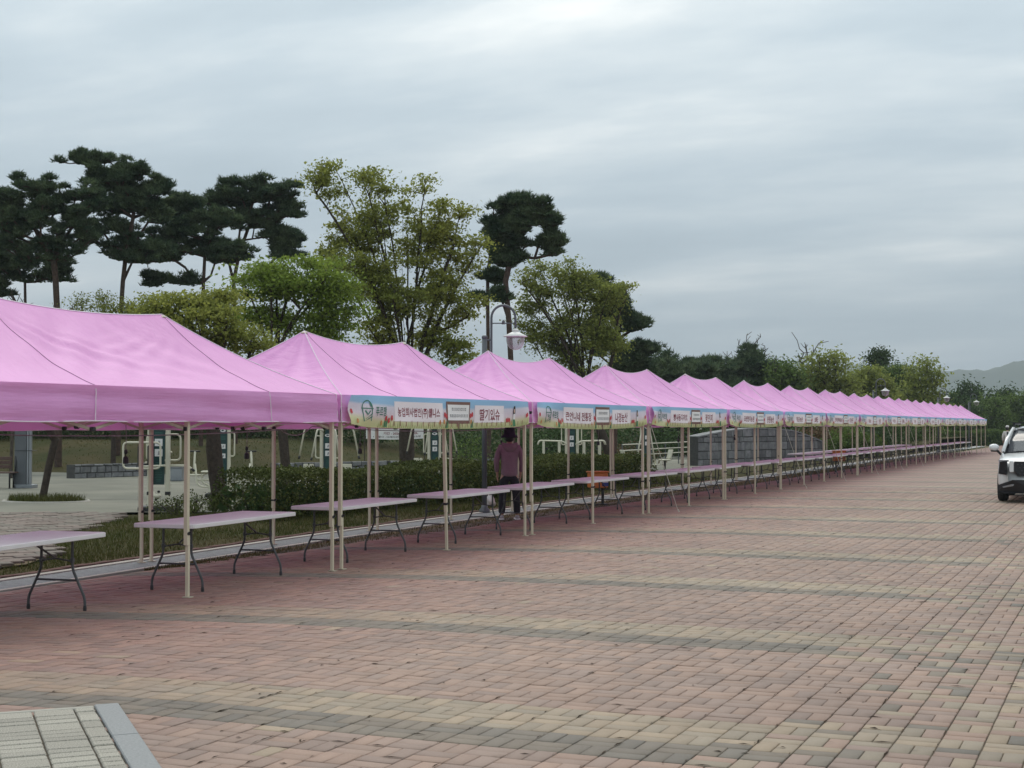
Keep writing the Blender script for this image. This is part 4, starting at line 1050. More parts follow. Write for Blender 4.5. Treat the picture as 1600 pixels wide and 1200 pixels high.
# far belt
FG = 'trees of the far belt'
far = [((1225, 660), 94, [(1225, 592, 27, 30), (1222, 632, 34, 24), (1210, 655, 34, 20)], 'leafE', 'rounded mid-green tree at the near end of the far belt'),
       ((1290, 660), 96, [(1290, 580, 36, 30), (1270, 612, 40, 26), (1310, 612, 34, 28), (1290, 645, 50, 20)], 'leafC', 'broad pale green tree with a humped top in the far belt'),
       ((1350, 660), 104, [(1345, 598, 32, 26), (1372, 615, 30, 24), (1345, 640, 45, 22)], 'leafC', 'pale green tree behind the second street lamp'),
       ((1440, 660), 110, [(1440, 590, 26, 30), (1432, 625, 34, 28), (1455, 650, 30, 24)], 'leafC', 'upright light green tree at the right end of the pale trees'),
       ((1403, 660), 116, [(1403, 582, 26, 12), (1400, 612, 32, 22), (1400, 645, 36, 24)], 'leafE', 'thin-topped green tree between two pale far trees'),
       ((1373, 640), 125, [(1373, 558, 9, 10), (1373, 590, 10, 24)], 'leafD', 'narrow dark tree poking above the far belt'),
       ((1262, 660), 112, [(1255, 600, 22, 20), (1245, 636, 30, 22)], 'leafD', 'dark green tree tucked behind the far pale trees')]
for i, (p, Z, bl, lm, lab) in enumerate(far):
    tree('leaf', [p, (p[0]+2, p[1]-25)], Z, bl, M[lm], lab, ncl=150, nleaf=44, lsize=.24, spread=.75, r0=.2, tip=.02, seed=50+i, flat=.6, group=FG, z0=0, gather=.5)
for i, (x, y, rx, ry, Z, lm) in enumerate(((1488, 640, 30, 26, 138, 'leafD'), (1512, 622, 20, 22, 148, 'leafD'), (1536, 645, 34, 26, 142, 'leafE'), (1560, 636, 26, 30, 152, 'leafD'), (1590, 640, 32, 30, 146, 'leafE'), (1632, 632, 34, 34, 150, 'leafD'), (1690, 640, 40, 32, 146, 'leafE'), (1465, 655, 24, 20, 132, 'leafE'))):
    tree('leaf', [(x, 672), (x, 655)], Z, [(x, y, rx, ry), (x-5, y+26, rx*1.1, ry*.8)], M[lm], '%s bushy tree behind the far clipped hedge, counted from the last lamp' % ORD[i], ncl=130, nleaf=40, lsize=.30, spread=.9, r0=.2, tip=.03, seed=70+i, flat=.65, group='bushy trees behind the far hedge', z0=0)
# leafless trees
tree('leaf', [(1172, 600), (1172, 570)], 98, [(1172, 540, 24, 26), (1145, 558, 24, 14), (1200, 558, 20, 14), (1168, 560, 40, 14)], M['leafR'], 'bare leafless tree with fine twigs above the dark pines', ncl=110, nleaf=0, r0=.075, tip=.015, seed=90, z0=0, name='bare_tree', group='leafless trees', barkm=M['twig'])
tree('leaf', [(1254, 600), (1253, 575)], 99, [(1240, 528, 8, 14), (1264, 548, 12, 14), (1282, 532, 16, 5), (1252, 540, 16, 10), (1250, 560, 12, 14)], M['leafR'], 'bare leafless tree with two long rising limbs', ncl=34, nleaf=0, r0=.075, tip=.017, seed=91, z0=0, name='bare_tree', group='leafless trees', barkm=M['twig'])
tree('leaf', [(20, 540), (22, 505)], 49, [(25, 470, 36, 18), (100, 480, 30, 12)], M['leafR'], 'thin leafless sapling in front of the left-hand pines', ncl=60, nleaf=0, r0=.05, tip=.006, seed=92, name='bare_tree', group='leafless trees', barkm=M['twig'])
# shrubs
def shrub(x, Z, w_, h, lm, lab, seed, group, n=2600, ls=.12, z0=None):
    g = np.random.default_rng(seed); b = base_at(x, Z)
    if z0 is None: z0 = max(0., mound_h(b.x, b.y)) if b.y > 44 else 0.
    t = thing('shrub', lab, 'shrub', (b.x, b.y, z0), 0, group); q = g.normal(size=(n, 3)); q /= np.linalg.norm(q, axis=1, keepdims=True)
    lob = 1+.22*np.sin(q[:, 0:1]*5+seed)*np.sin(q[:, 1:2]*6+seed*2)+.15*np.sin(q[:, 2:3]*9+q[:, 0:1]*7)
    P = q*lob*(g.random((n, 1))**.33)*np.array([w_/2, w_/2, h*.56]); P[:, 2] = np.abs(P[:, 2]+h*.42)
    link('foliage', leaf_mesh('foliage', P, ls, M[lm], .4, rs=g), t)
    A, B, ra, rb_ = [], [], [], []
    for i in range(12):
        a = g.uniform(0, 6.28); e = np.array([math.cos(a)*w_*.3*g.random(), math.sin(a)*w_*.3*g.random(), h*g.uniform(.5, .85)]); A.append((e[0]*.1, e[1]*.1, -.02)); B.append(e); ra.append(.018); rb_.append(.006)
    link('stem', seg_mesh('stem', A, B, ra, rb_, M['twig'], 4), t); return t
sg_ = 'dark shrubs along the crest behind the pines'
for i, x in enumerate((-20, 70, 150, 230, 300, 385, 470, 560, 700, 780)):
    shrub(x, 68+(i*37 % 9), 5.2, 1.9+(i*13 % 5)*.12, 'leafD', '%s dark shrub along the mound crest, counted from the bench side' % ORD[i], 100+i, sg_, 3000, .17)
for i, (x, Z, w_, h, lm) in enumerate(((850, 74, 4.5, 2.2, 'leafD'), (905, 80, 4.5, 2.4, 'leafD'), (1000, 78, 5, 2.3, 'leafD'), (1060, 84, 5, 2.4, 'leafD'), (1120, 92, 6, 2.6, 'leafD'), (1180, 90, 5, 2.6, 'leafD'), (1225, 96, 5, 2.6, 'leafE'),
        (1290, 82, 3.4, 1.9, 'leafR'), (1310, 88, 4.5, 2.3, 'leafD'), (1345, 92, 5, 2.4, 'leafD'), (1385, 100, 5, 2.5, 'leafD'), (1420, 108, 5, 2.6, 'leafE'), (1330, 80, 3, 1.7, 'leafE'))):
    shrub(x, Z, w_, h, lm, 'shrub with reddish brown leaves beside the curved stone wall' if lm == 'leafR' else '%s green shrub of the thicket behind the tents, counted from the hedge side' % ORD[i], 130+i, None if lm == 'leafR' else 'thicket behind the farther tents', 2600, .19, 0)
shrub(735, 50, 1.5, 1.5, 'leafE', 'young green shrub on the lawn behind the person', 160, None, 900, .09)
shrub(985, 66, 3., 1.0, 'leafR', 'brownish low shrub beside the swing seats', 161, None, 900, .12, 0)
# clipped hedge: a long body of small leaves on stems
def hedge(name, label, pts, w_, h, n, ls, lm, seed):
    g = np.random.default_rng(seed); P = [Vector(p) for p in pts]; t = thing(name, label, 'hedge', (P[0].x, P[0].y, 0)); o = np.array(P[0]); C = []
    Ls = [(b-a).length for a, b in zip(P[:-1], P[1:])]; tot = sum(Ls)
    for i in range(n):
        d = g.random()*tot; k = 0
        while k < len(Ls)-1 and d > Ls[k]: d -= Ls[k]; k += 1
        a, b = P[k], P[k+1]; e = (b-a).normalized(); nr = Vector((-e.y, e.x, 0)); s_ = d+sum(Ls[:k])
        wob = 1+.12*math.sin(s_*1.3+seed)+.08*math.sin(s_*3.7)
        # mostly near the surface: pick a face
        f_ = g.random()
        if f_ < .22: u, v = g.uniform(-1, 1), g.random()
        elif f_ < .56: u, v = (1 if g.random() < .5 else -1)*(1-.18*g.random()**1.5), g.random()
        else: u, v = g.uniform(-1, 1), 1-.16*g.random()**1.5
        v = v if v < .9 else .9+.1*(1-u*u*.6); endt = min(1., min(s_, tot-s_)/.5+.4)
        p = a+e*d+nr*(u*w_/2*wob*(1-.12*(v-.5)))
        C.append((p.x+g.normal()*.025, p.y+g.normal()*.025, max(.02, v*h*(1+.07*math.sin(s_*.9+1)+.04*math.sin(s_*4.1))*endt+g.normal()*.03)))
    link('foliage', leaf_mesh('foliage', np.array(C)-o*np.array([1, 1, 0]), ls, M[lm], .25, .6, rs=g), t)
    inner = []
    for i in range(int(tot*220)):
        d = g.random()*tot; k = 0
        while k < len(Ls)-1 and d > Ls[k]: d -= Ls[k]; k += 1
        e = (P[k+1]-P[k]).normalized(); q_ = P[k]+e*d+Vector((-e.y, e.x, 0))*g.uniform(-.34, .34)*w_-P[0]; inner.append((q_.x, q_.y, g.uniform(.05, .74)*h))
    link('inner_foliage', leaf_mesh('inner_foliage', np.array(inner), ls*2.6, M['leafD'], .0, .8, rs=g), t)
    A, B = [], []
    for i in range(int(tot*5)):
        d = g.random()*tot; k = 0
        while k < len(Ls)-1 and d > Ls[k]: d -= Ls[k]; k += 1
        a = P[k]+(P[k+1]-P[k]).normalized()*d-P[0]; A.append((a.x, a.y, 0)); B.append((a.x+g.normal()*.25, a.y+g.normal()*.25, h*g.uniform(.6, .9)))
    link('stems', seg_mesh('stems', A, B, [.016]*len(A), [.006]*len(A), M['twig'], 4), t)['kind'] = 'stuff'; return t
hedge('clipped_hedge', 'dense clipped hedge running behind the second and third tents', [(-14.9, 22.6, 0), (-14.7, 26, 0), (-14.3, 34, 0), (-14.1, 43, 0)], 1.5, .88, 62000, .062, 'hedge', 5)
hedge('clipped_hedge', 'far long clipped hedge closing the end of the plaza', [tuple(base_at(1448, 128)), tuple(base_at(1520, 131)), tuple(base_at(1640, 134))], 1.6, 1.25, 9000, .17, 'leafE', 6)
for i, (x, y, w_, h) in enumerate(((275, 806, 1.2, .36), (305, 802, 1.1, .42), (368, 800, 1.3, .40), (398, 794, 1.0, .62))):
    b = gnd(x, y); dep = b.x*CF[0]+b.y*CF[1]
    shrub(x, dep, w_, h, 'hedge', ['straggly low shrub at the foot of the green-panelled machine', 'straggly low shrub next to the forked dark trunk', 'low shrub between the forked trunk and the hedge', 'upright loose shrub at the hedge end'][i], 170+i, None, 700, .05, .03)
# tuft of grass round the slanting tree
c_ = gnd(72, 784); ring = MB(); ring.tube([c_+Vector((1.05*math.cos(a/24*6.283), .8*math.sin(a/24*6.283), .015)) for a in range(24)], .035, 6, True); struct('tree_ring', ring, M['concrete'])
pts = [(c_.x+math.sqrt(random.random())*math.cos(a)*1., c_.y+math.sqrt(random.random())*math.sin(a)*.75, .012) for a in (random.uniform(0, 6.283) for _ in range(1500))]
blades('ring_grass', pts, .06, .22, M['grass'], 'grass tufts inside the tree ring on the court', .011)

# ---------------------------------------------------------------- stone walls
def stone_wall(name, label, A, B, hfun, th, sw, sh_, seed, cap=True):
    g = random.Random(seed); A, B = Vector(A), Vector(B); e = B-A; L = e.length; rz = math.atan2(e.y, e.x)
    t = thing(name, label, 'wall', (A.x, A.y, A.z), rz); core = MB(); n_ = 24
    for i in range(n_):
        x0, x1 = L*i/n_, L*(i+1)/n_; h0, h1 = hfun(i/n_)-.02, hfun((i+1)/n_)-.02; y = th/2-.02
        core.add([(x0, -y, -.05), (x1, -y, -.05), (x1, y, -.05), (x0, y, -.05), (x0, -y, h0), (x1, -y, h1), (x1, y, h1), (x0, y, h0)], [(3, 2, 1, 0), (4, 5, 6, 7), (0, 1, 5, 4), (2, 3, 7, 6), (3, 0, 4, 7), (1, 2, 6, 5)])
    core.build('core', M['mortar'], t)
    z = 0.; cnt_ = 0; hm = max(hfun(i/20) for i in range(21))
    while z < hm-.05:
        h = sh_*g.uniform(.75, 1.3); x = -.0
        while x < L-.05:
            w_ = min(sw*g.uniform(.6, 1.6), L-x)
            if w_ < .08: break
            lim = min(hfun(min(1, max(0, x/L))), hfun(min(1, (x+w_)/L)))
            hh = min(h, lim-z); tall = hh
            if hh > .06 and cnt_ < 290:
                s_ = MB(); y = th/2
                q = [g.uniform(-.012, .012) for _ in range(8)]
                gx = .012; vs = []
                for (yy, k_) in ((-y+.03, 0), (-y-.004+g.uniform(-.012, .01), .014)):
                    vs += [(x+gx+k_+q[0], yy, z+gx+k_+q[1]), (x+w_-gx-k_+q[2], yy, z+gx+k_+q[3]), (x+w_-gx-k_+q[4], yy, z+hh-gx-k_+q[5]), (x+gx+k_+q[6], yy, z+hh-gx-k_+q[7])]
                F = [(4, 5, 6, 7)]+[(i, (i+1) % 4, 4+(i+1) % 4, 4+i) for i in range(4)]
                s_.add(vs, F); s_.build('wall_stone', M['stone'], t); cnt_ += 1
            x += w_
        z += h
    if cap:
        c = MB(); 
        for i in range(n_):
            x0, x1 = L*i/n_, L*(i+1)/n_; h0, h1 = hfun(i/n_), hfun((i+1)/n_); y = th/2+.02
            c.add([(x0, -y, h0-.05), (x1, -y, h1-.05), (x1, y, h1-.05), (x0, y, h0-.05), (x0, -y, h0+.012), (x1, -y, h1+.012), (x1, y, h1+.012), (x0, y, h0+.012)], [(3, 2, 1, 0), (4, 5, 6, 7), (0, 1, 5, 4), (2, 3, 7, 6), (3, 0, 4, 7), (1, 2, 6, 5)])
        c.build('coping', M['stone'], t)
    return t
stone_wall('stone_wall', 'short low seat wall of grey squared stones on the court', gnd(110, 748), gnd(250, 743), lambda u: .48, .45, .34, .22, 1, False)
stone_wall('stone_wall', 'long low wall of dark grey stones behind the hedge', gnd(428, 746), gnd(600, 741), lambda u: .5, .45, .45, .25, 2, False)
stone_wall('stone_wall', 'low grey stone wall continuing behind the vase-shaped tree', gnd(604, 741), gnd(775, 736), lambda u: .5, .45, .5, .25, 3, False)
stone_wall('monument_wall', 'tall grey stone wall with a humped curved top, behind the middle tents', base_at(1082, 64), base_at(1280, 72), lambda u: .92+.72*math.sin(math.pi*min(1, .18+u*.68))**1.1 - (.25*max(0, u-.75)/.25), .6, .52, .30, 4, True)

# ---------------------------------------------------------------- street lamps
def lamp(x, Z, lab, s=1., rz=0., hgt=4.05):
    b = base_at(x, Z); t = thing('street_lamp', lab, 'street lamp', (b.x, b.y, 0), R(YAW)+rz, 'arched park lamps')
    t.scale = (1, 1, 1.065)
    m_ = MB(); m_.tube([(0, 0, 0), (0, 0, 3.35)], .052, 12); m_.lathe([(.11, 0), (.11, .05), (.07, .09), (.055, .16)], (0, 0, 0), 14); m_.lathe([(.058, 3.33), (.058, 3.37), (.03, 3.39)], (0, 0, 0), 12); m_.build('pole', M['slate'], t, True)
    a = MB(); a.tube([(.14, 0, 2.2)]+[(.14, 0, 2.9), (.14, 0, 3.5)]+[tuple(p) for p in arc((.385, 0, 3.72), .245, 180, 0, 14)]+[(.63, 0, 3.5)], .024, 8)
    for z in (2.4, 2.9, 3.3): a.tube([(0, 0, z), (.14, 0, z)], .018, 6)
    a.tube([(.14, 0, 3.62), (.63, 0, 3.62)], .012, 6); a.lathe([(.035, 3.60), (.03, 3.66), (.0, 3.69)], (.385, 0, 0), 8); a.build('arm', M['slate'], t, True)
    hd = MB(); hd.lathe([(.02, 3.52), (.05, 3.51), (.075, 3.475), (.055, 3.46), (.10, 3.44), (.24, 3.375), (.245, 3.36), (.19, 3.355)], (.63, 0, 0), 20); h_ = hd.build('lamp_hood', M['lampwhite'], t, True)
    gb = MB(); gb.lathe([(.185, 3.355), (.185, 3.28), (.165, 3.20), (.12, 3.14), (.05, 3.11), (.0, 3.105)], (.63, 0, 0), 20); gb.build('globe', M['globe'], h_, True)
    return t
lamp(757, 30.0, 'arched park lamp with white hood, rising between the second and third tents')
lamp(1365, 78, 'arched park lamp in front of the pale far trees')
lamp(1466, 98, 'arched park lamp behind the row, second from its far end', rz=.2)
lamp(1514, 116, 'arched park lamp at the far end of the row, by the dark trees', rz=.1)
# ---------------------------------------------------------------- exercise machines on the court
def sign_board(t, x0, x1, z0, z1, y=-.03, lines=True):
    """dark green instruction panel with oval badge, two white pictograms and lines of print"""
    c = (x0+x1)/2; w_ = x1-x0; m_ = MB(); k = .06*w_/.24
    m_.add([(x0+k*.2, y, z0), (x1-k*.2, y, z0), (x1, y, z1-.22), (x1-k, y, z1), (x0+k, y, z1), (x0, y, z1-.22)]+[(x0+k*.2, y+.02, z0), (x1-k*.2, y+.02, z0), (x1, y+.02, z1-.22), (x1-k, y+.02, z1), (x0+k, y+.02, z1), (x0, y+.02, z1-.22)],
           [(0, 1, 2, 3, 4, 5), (11, 10, 9, 8, 7, 6)]+[(i, i+6, (i+1) % 6+6, (i+1) % 6) for i in range(6)])
    p = m_.build('sign_panel', M['green_sign'], t)
    q = MB(); n = 16; zc_ = z1-.13
    q.add([(c+.34*w_*math.cos(6.283*i/n), y-.004, zc_+.038*math.sin(6.283*i/n)) for i in range(n)], [tuple(range(n))])
    q.build('badge', M['white'], p)
    q = MB(); q.add([(c+.16*w_*math.cos(6.283*i/n)-.01, y-.007, zc_+.004+.018*math.sin(6.283*i/n)) for i in range(n)], [tuple(range(n))]); q.build('badge_mark', M['green_sign'], p)
    for f_ in (.60, .44):
        zz = z0+(z1-z0)*f_; q = MB(); s_ = .30*w_; q.add([(c-s_, y-.004, zz), (c+s_, y-.004, zz), (c+s_, y-.004, zz+s_*1.9), (c-s_, y-.004, zz+s_*1.9)], [(0, 1, 2, 3)]); q.build('pictogram', M['white'], p)
        q = MB(); q.add([(c-.02, y-.007, zz+.03), (c+.015, y-.007, zz+.03), (c+.03, y-.007, zz+s_*1.2), (c, y-.007, zz+s_*1.5), (c-.01, y-.007, zz+s_*.9)], [(0, 1, 2, 3, 4)]); q.build('pictogram_figure', M['bgrey'], p)
    q = MB()
    for i in range(12):
        zz = z0+.07+i*.026*(z1-z0)/1.0; ww = w_*random.uniform(.18, .33)
        if zz < z0+(z1-z0)*.42: q.add([(c-ww, y-.004, zz), (c+ww, y-.004, zz), (c+ww, y-.004, zz+.006), (c-ww, y-.004, zz+.006)], [(0, 1, 2, 3)])
    for i in range(3):
        zz = z0+(z1-z0)*.76+i*.03; ww = w_*.3; q.add([(c-ww, y-.004, zz), (c+ww, y-.004, zz), (c+ww, y-.004, zz+.007), (c-ww, y-.004, zz+.007)], [(0, 1, 2, 3)])
    q.build('small_print', M['bteal'], p)['kind'] = 'stuff'
def tubes(name, t, paths, r, m=None, n=8, rd=.10):
    for P in paths:
        q = MB(); q.tube(rounded(P, rd, 4), r, n); q.build(name, m or M['cream'], t, True)
def loop(name, t, x0, x1, z0, z1, y, r=.021):
    q = MB(); q.tube(rounded([(x0, y, z0), (x1, y, z0), (x1, y, z1), (x0, y, z1)], .10, 4, True), r, 8, True); q.build(name, M['cream'], t, True)
def boxp(name, t, c, d, m, r=.01):
    q = MB(); q.rbox(c, d, r); return q.build(name, m, t)
MG = 'outdoor exercise machines'
def machine(lab, x, Z, rz=0.):
    b = base_at(x, Z); return thing('exercise_machine', lab, 'exercise machine', (b.x, b.y, .012), R(YAW)+rz, MG)
t = machine('cream exercise machine with looped handles, two black back pads and a green panel', 250, 30.4)
boxp('base', t, (0, 0, .05), (.76, .6, .10), M['black'], .02)
for x in (-.205, .17):
    boxp('post', t, (x, 0, 1.0), (.09, .09, 1.85), M['cream'], .015); boxp('band', t, (x, 0, .36), (.1, .1, .075), M['black'], .008)
boxp('cross_beam', t, (-.02, 0, .14), (.3, .06, .08), M['cream'])
sign_board(t, -.15, .115, .54, 1.86)
loop('handle_loop', t, -.66, .10, .88, 1.41, -.36); loop('handle_loop', t, -.34, .36, 1.03, 1.57, .3)
for x in (-.32, -.12): boxp('back_pad', t, (x, -.33, 1.14), (.11, .05, .42), M['black'], .02)
tubes('arm', t, [[(-.20, -.05, 1.0), (-.20, -.36, 1.0)], [(-.28, -.36, .92), (.2, -.36, .94)], [(.2, 0, .93), (.58, 0, .93), (.7, 0, .83)], [(-.2, .05, 1.3), (-.2, .3, 1.3)], [(.17, .05, 1.2), (.17, .3, 1.2)]], .022)
tubes('grip', t, [[(.655, 0, .868), (.72, 0, .815)]], .027, M['black'])
tubes('leg_roll', t, [[(-.15, -.08, .95), (-.15, -.10, .42), (-.06, -.14, .30), (.06, -.16, .32)]], .04, rd=.2)
boxp('bolt', t, (.02, -.16, .40), (.05, .05, .05), M['black']); boxp('bolt', t, (-.03, -.18, .24), (.05, .05, .05), M['black'])

t = machine('cream seated pedal machine with T-shaped handles, partly behind the forked trunk', 345, 36.2)
boxp('base', t, (.03, 0, .05), (.72, .5, .10), M['black'], .02)
boxp('post', t, (.20, 0, 1.0), (.085, .085, 1.84), M['cream'], .015); boxp('post', t, (-.06, 0, .8), (.07, .07, 1.5), M['cream'], .015)
sign_board(t, -.03, .17, .32, 1.76, -.06)
loop('handle_loop', t, .20, .34, 1.0, 1.58, 0, .018)
for s_ in (1, -1):
    o_ = .05
    boxp('seat', t, (o_+s_*.36, 0, .62), (.30, .30, .045), M['cream'], .02)
    tubes('arm', t, [[(o_+s_*.1, 0, .25), (o_+s_*.46, 0, .24), (o_+s_*.62, 0, .30), (o_+s_*.68, 0, .82)], [(o_+s_*.12, 0, .42), (o_+s_*.62, 0, .42)], [(o_+s_*.36, 0, .6), (o_+s_*.52, 0, .52), (o_+s_*.5, 0, .36), (o_+s_*.30, 0, .26)],
                     [(o_+s_*.72, .05, .52), (o_+s_*.69, .05, 1.12)], [(o_+s_*.5, .0, .53), (o_+s_*.85, .0, .54)]], .026)
    tubes('grip', t, [[(o_+s_*.56, .05, 1.12), (o_+s_*.82, .05, 1.12)]], .02, M['black']); boxp('foot_post', t, (o_+s_*.30, 0, .15), (.08, .08, .28), M['cream'])
def lat_machine(lab, x, Z, rz):
    t = machine(lab, x, Z, rz)
    boxp('base', t, (0, 0, .05), (.6, .5, .10), M['black'], .02)
    for xx in (-.15, .17): boxp('post', t, (xx, 0, .9), (.08, .08, 1.70), M['cream'], .015)
    sign_board(t, -.10, .13, .50, 1.64, -.05)
    for s_ in (1, -1):
        for yy in (-.28, .25):
            tubes('pull_arm', t, [[(s_*.05, yy*.2, 1.70), (s_*.60, yy, 1.70), (s_*.74, yy*1.2, .99)]] if yy > 0 else [[(s_*.1, -.05, 1.62), (s_*.22, yy, 1.68), (s_*.34, yy*1.4, .96)]], .022)
            e = (s_*.755, yy*1.2, .92) if yy > 0 else (s_*.355, yy*1.45, .90); f_ = (s_*.738, yy*1.2, 1.0) if yy > 0 else (s_*.338, yy*1.4, .97)
            tubes('grip', t, [[f_, e]], .026, M['black'])
        loop('handle_loop', t, s_*.17, s_*.30, .95, 1.5, .02, .017)
        boxp('seat', t, (s_*.52, 0, .45), (.34, .36, .05), M['cream'], .02); boxp('seat_back', t, (s_*.47, 0, .66), (.26, .05, .30), M['cream'], .02); tubes('seat_post', t, [[(s_*.2, 0, .2), (s_*.5, 0, .22), (s_*.52, 0, .44)]], .03)
    q = MB(); q.tube([(-.3, 0, 1.74), (.35, 0, 1.74)], .03, 8); q.build('top_beam', M['cream'], t, True)
    return t
lat_machine('cream pull-down machine with bent hanging arms, between the hedge and low stone wall', 512, 36.5, .0)
lat_machine('second pull-down machine with spread arms, next to the vase-shaped tree trunk', 678, 43, .25)
t = machine('cream parallel-bar machine with a tall green panel, behind the hedge end', 893, 50)
boxp('base', t, (0, 0, .05), (.6, .5, .10), M['black'], .02)
for x in (-.18, .2): boxp('post', t, (x, 0, .95), (.09, .09, 1.8), M['cream'], .015)
sign_board(t, -.13, .12, .42, 1.82, -.05)
for s_ in (1, -1):
    for yy in (-.25, .25): tubes('bar', t, [[(s_*.15, yy, 1.1), (s_*.3, yy, 1.22), (s_*1.1, yy, 1.24), (s_*1.15, yy, 1.1)]], .024)
    for xx in (.42, .95):
        boxp('bar_post', t, (s_*xx, -.25, .6), (.075, .075, 1.2), M['cream']); boxp('bar_post', t, (s_*xx, .25, .6), (.075, .075, 1.2), M['cream'])
    loop('handle_loop', t, s_*.2, s_*.34, 1.1, 1.68, .0, .018)
    boxp('foot_board', t, (s_*.6, 0, .28), (.5, .3, .05), M['cream']); boxp('knob', t, (s_*.85, -.25, .98), (.07, .07, .09), M['black'], .02)
t = machine('twin-seat exercise machine with cream bucket seats and an edge-on green panel', 1010, 54.5, .35)
boxp('base', t, (0, 0, .05), (.6, .5, .10), M['black'], .02); boxp('post', t, (0, .06, .95), (.09, .09, 1.85), M['cream'], .015); sign_board(t, -.12, .12, .4, 1.8, -.03); loop('handle_loop', t, -.2, .2, 1.2, 1.75, .08, .018)
for s_ in (1, -1):
    tubes('support_leg', t, [[(s_*.1, .06, 1.9), (s_*.45, .06, .02)]], .03)
    so = boxp('bucket_seat', t, (s_*.75, 0, .47), (.36, .38, .06), M['cream'], .025)
    q = MB(); q.rbox((0, 0, 0), (.05, .36, .36), .02); mrot = Matrix.Rotation(s_*R(14), 3, 'Y'); q.v = [tuple(mrot @ Vector(v)+Vector((s_*.96, 0, .68))) for v in q.v]; q.build('seat_back', M['cream'], t)
    q = MB(); q.tube([(s_*.75, 0, .0), (s_*.75, 0, .44)], .04, 8); q.build('seat_stand', M['black'], t); boxp('foot_rest', t, (s_*.35, 0, .3), (.25, .3, .03), M['cream'])

# ---------------------------------------------------------------- other court furniture
b = gnd(40, 763); t = thing('grey_column', 'square dark grey clad column with two bright metal strips beside the bench', 'column', (b.x, b.y, .012), R(YAW-4))
q = MB(); q.rbox((-.09, 0, 1.7), (.34, .36, 3.4), .01); q.build('shaft', M['slate'], t)
for x in (.115, .185): q = MB(); q.rbox((x, -.12, 1.75), (.055, .1, 3.3), .01); q.build('metal_strip', M['alum'], t)
q = MB(); q.rbox((0, 0, 1.05), (.50, .385, .012), .003); q.build('joint_band', M['black'], t); q = MB(); q.rbox((0, 0, .05), (.54, .40, .10), .01); q.build('plinth', M['alum'], t)
b = gnd(6, 764); t = thing('park_bench', 'brown slatted park bench next to the grey column', 'bench', (b.x, b.y, .012), R(YAW-3))
for i in range(4): q = MB(); q.rbox((-.55, -.18+i*.115, .445), (1.75, .10, .035), .006); q.build('seat_slat', M['wood'], t)
for i in range(3): q = MB(); q.rbox((-.62, .255+i*.02, .60+i*.115), (1.45, .03, .10), .006); q.build('back_slat', M['wood'], t)
for x in (.24, -1.3):
    tubes('leg', t, [[(x, -.2, .01), (x, -.2, .42), (x, .2, .42)], [(x, .2, .42), (x-.02, .28, .9)], [(x-.05, .2, .01), (x-.05, .2, .42)]], .024, M['black'], 6, .03)
b = gnd(276, 752); t = thing('grey_cabinet', 'small grey metal cabinet with a lid behind the exercise machines', 'cabinet', (b.x, b.y, .012), R(YAW))
q = MB(); q.rbox((0, 0, .21), (.42, .35, .40), .01); q.build('body', M['alum'], t); q = MB(); q.rbox((0, 0, .425), (.47, .40, .03), .006); q.build('lid', M['slate'], t)
# orange box on black legs with a blue and white notice
b = gnd(934, 789); t = thing('orange_bin', 'orange box bin on black legs with a blue and white notice', 'bin', (b.x, b.y, 0), R(YAW)+.5)
q = MB(); q.rbox((0, 0, .55), (.38, .30, .34), .02); q.build('body', M['orange'], t); q = MB(); q.rbox((0, 0, .735), (.42, .34, .035), .012); q.build('lid', M['orange'], t)
q = MB(); q.box((.10, -.156, .52), (.16, .006, .20)); no = q.build('notice', M['blue'], t); q = MB(); q.box((.10, -.161, .53), (.14, .005, .06)); q.build('notice_stripe', M['white'], no)
for x in (-.13, .13):
    q = MB(); q.rbox((x, 0, .19), (.05, .05, .38), .006); q.build('leg', M['black'], t); q = MB(); q.rbox((x, 0, .015), (.07, .34, .03), .006); q.build('foot', M['black'], t)
b = gnd(1311, 738); t = thing('orange_bin', 'orange box bin under the seventh tent, beyond the curved stone wall', 'bin', (b.x, b.y, 0), R(YAW)+.3)
q = MB(); q.rbox((0, 0, .60), (.40, .32, .36), .02); q.build('body', M['orange'], t); q = MB(); q.rbox((0, 0, .80), (.44, .36, .035), .012); q.build('lid', M['orange'], t)
for x in (-.13, .13): q = MB(); q.rbox((x, 0, .21), (.05, .05, .42), .006); q.build('leg', M['black'], t)
# handrails of the ramp beside the curved wall
A, B = base_at(972, 62), base_at(1080, 69); t = thing('handrail', 'pale three-bar handrail along the ramp beside the curved wall', 'railing', tuple(A)); D = B-A
for z in (.95, .70, .48): q = MB(); q.tube([(0, 0, z), (D.x, D.y, z+.05)], .026, 6); q.build('rail', M['cream'], t)
for i in range(6): q = MB(); p = D*(i/5); q.tube([(p.x, p.y, -.02), (p.x, p.y, .96)], .024, 6); q.build('post', M['slate'], t)
# dark board fence far behind
A, B = base_at(1022, 88), base_at(1092, 92); t = thing('board_fence', 'dark upright board fence in the shade behind the handrail', 'fence', tuple(A)); D = B-A
for i in range(24): q = MB(); p = D*((i+.5)/24); q.box((p.x, p.y, .85), (D.length/24*.86, .03, 1.7+random.uniform(-.03, .03)), rz=math.atan2(D.y, D.x)); q.build('board', M['black'], t)
for z in (.4, 1.4): q = MB(); q.bar((0, .04, z), (D.x, D.y+.04, z), .05); q.build('rail', M['black'], t)
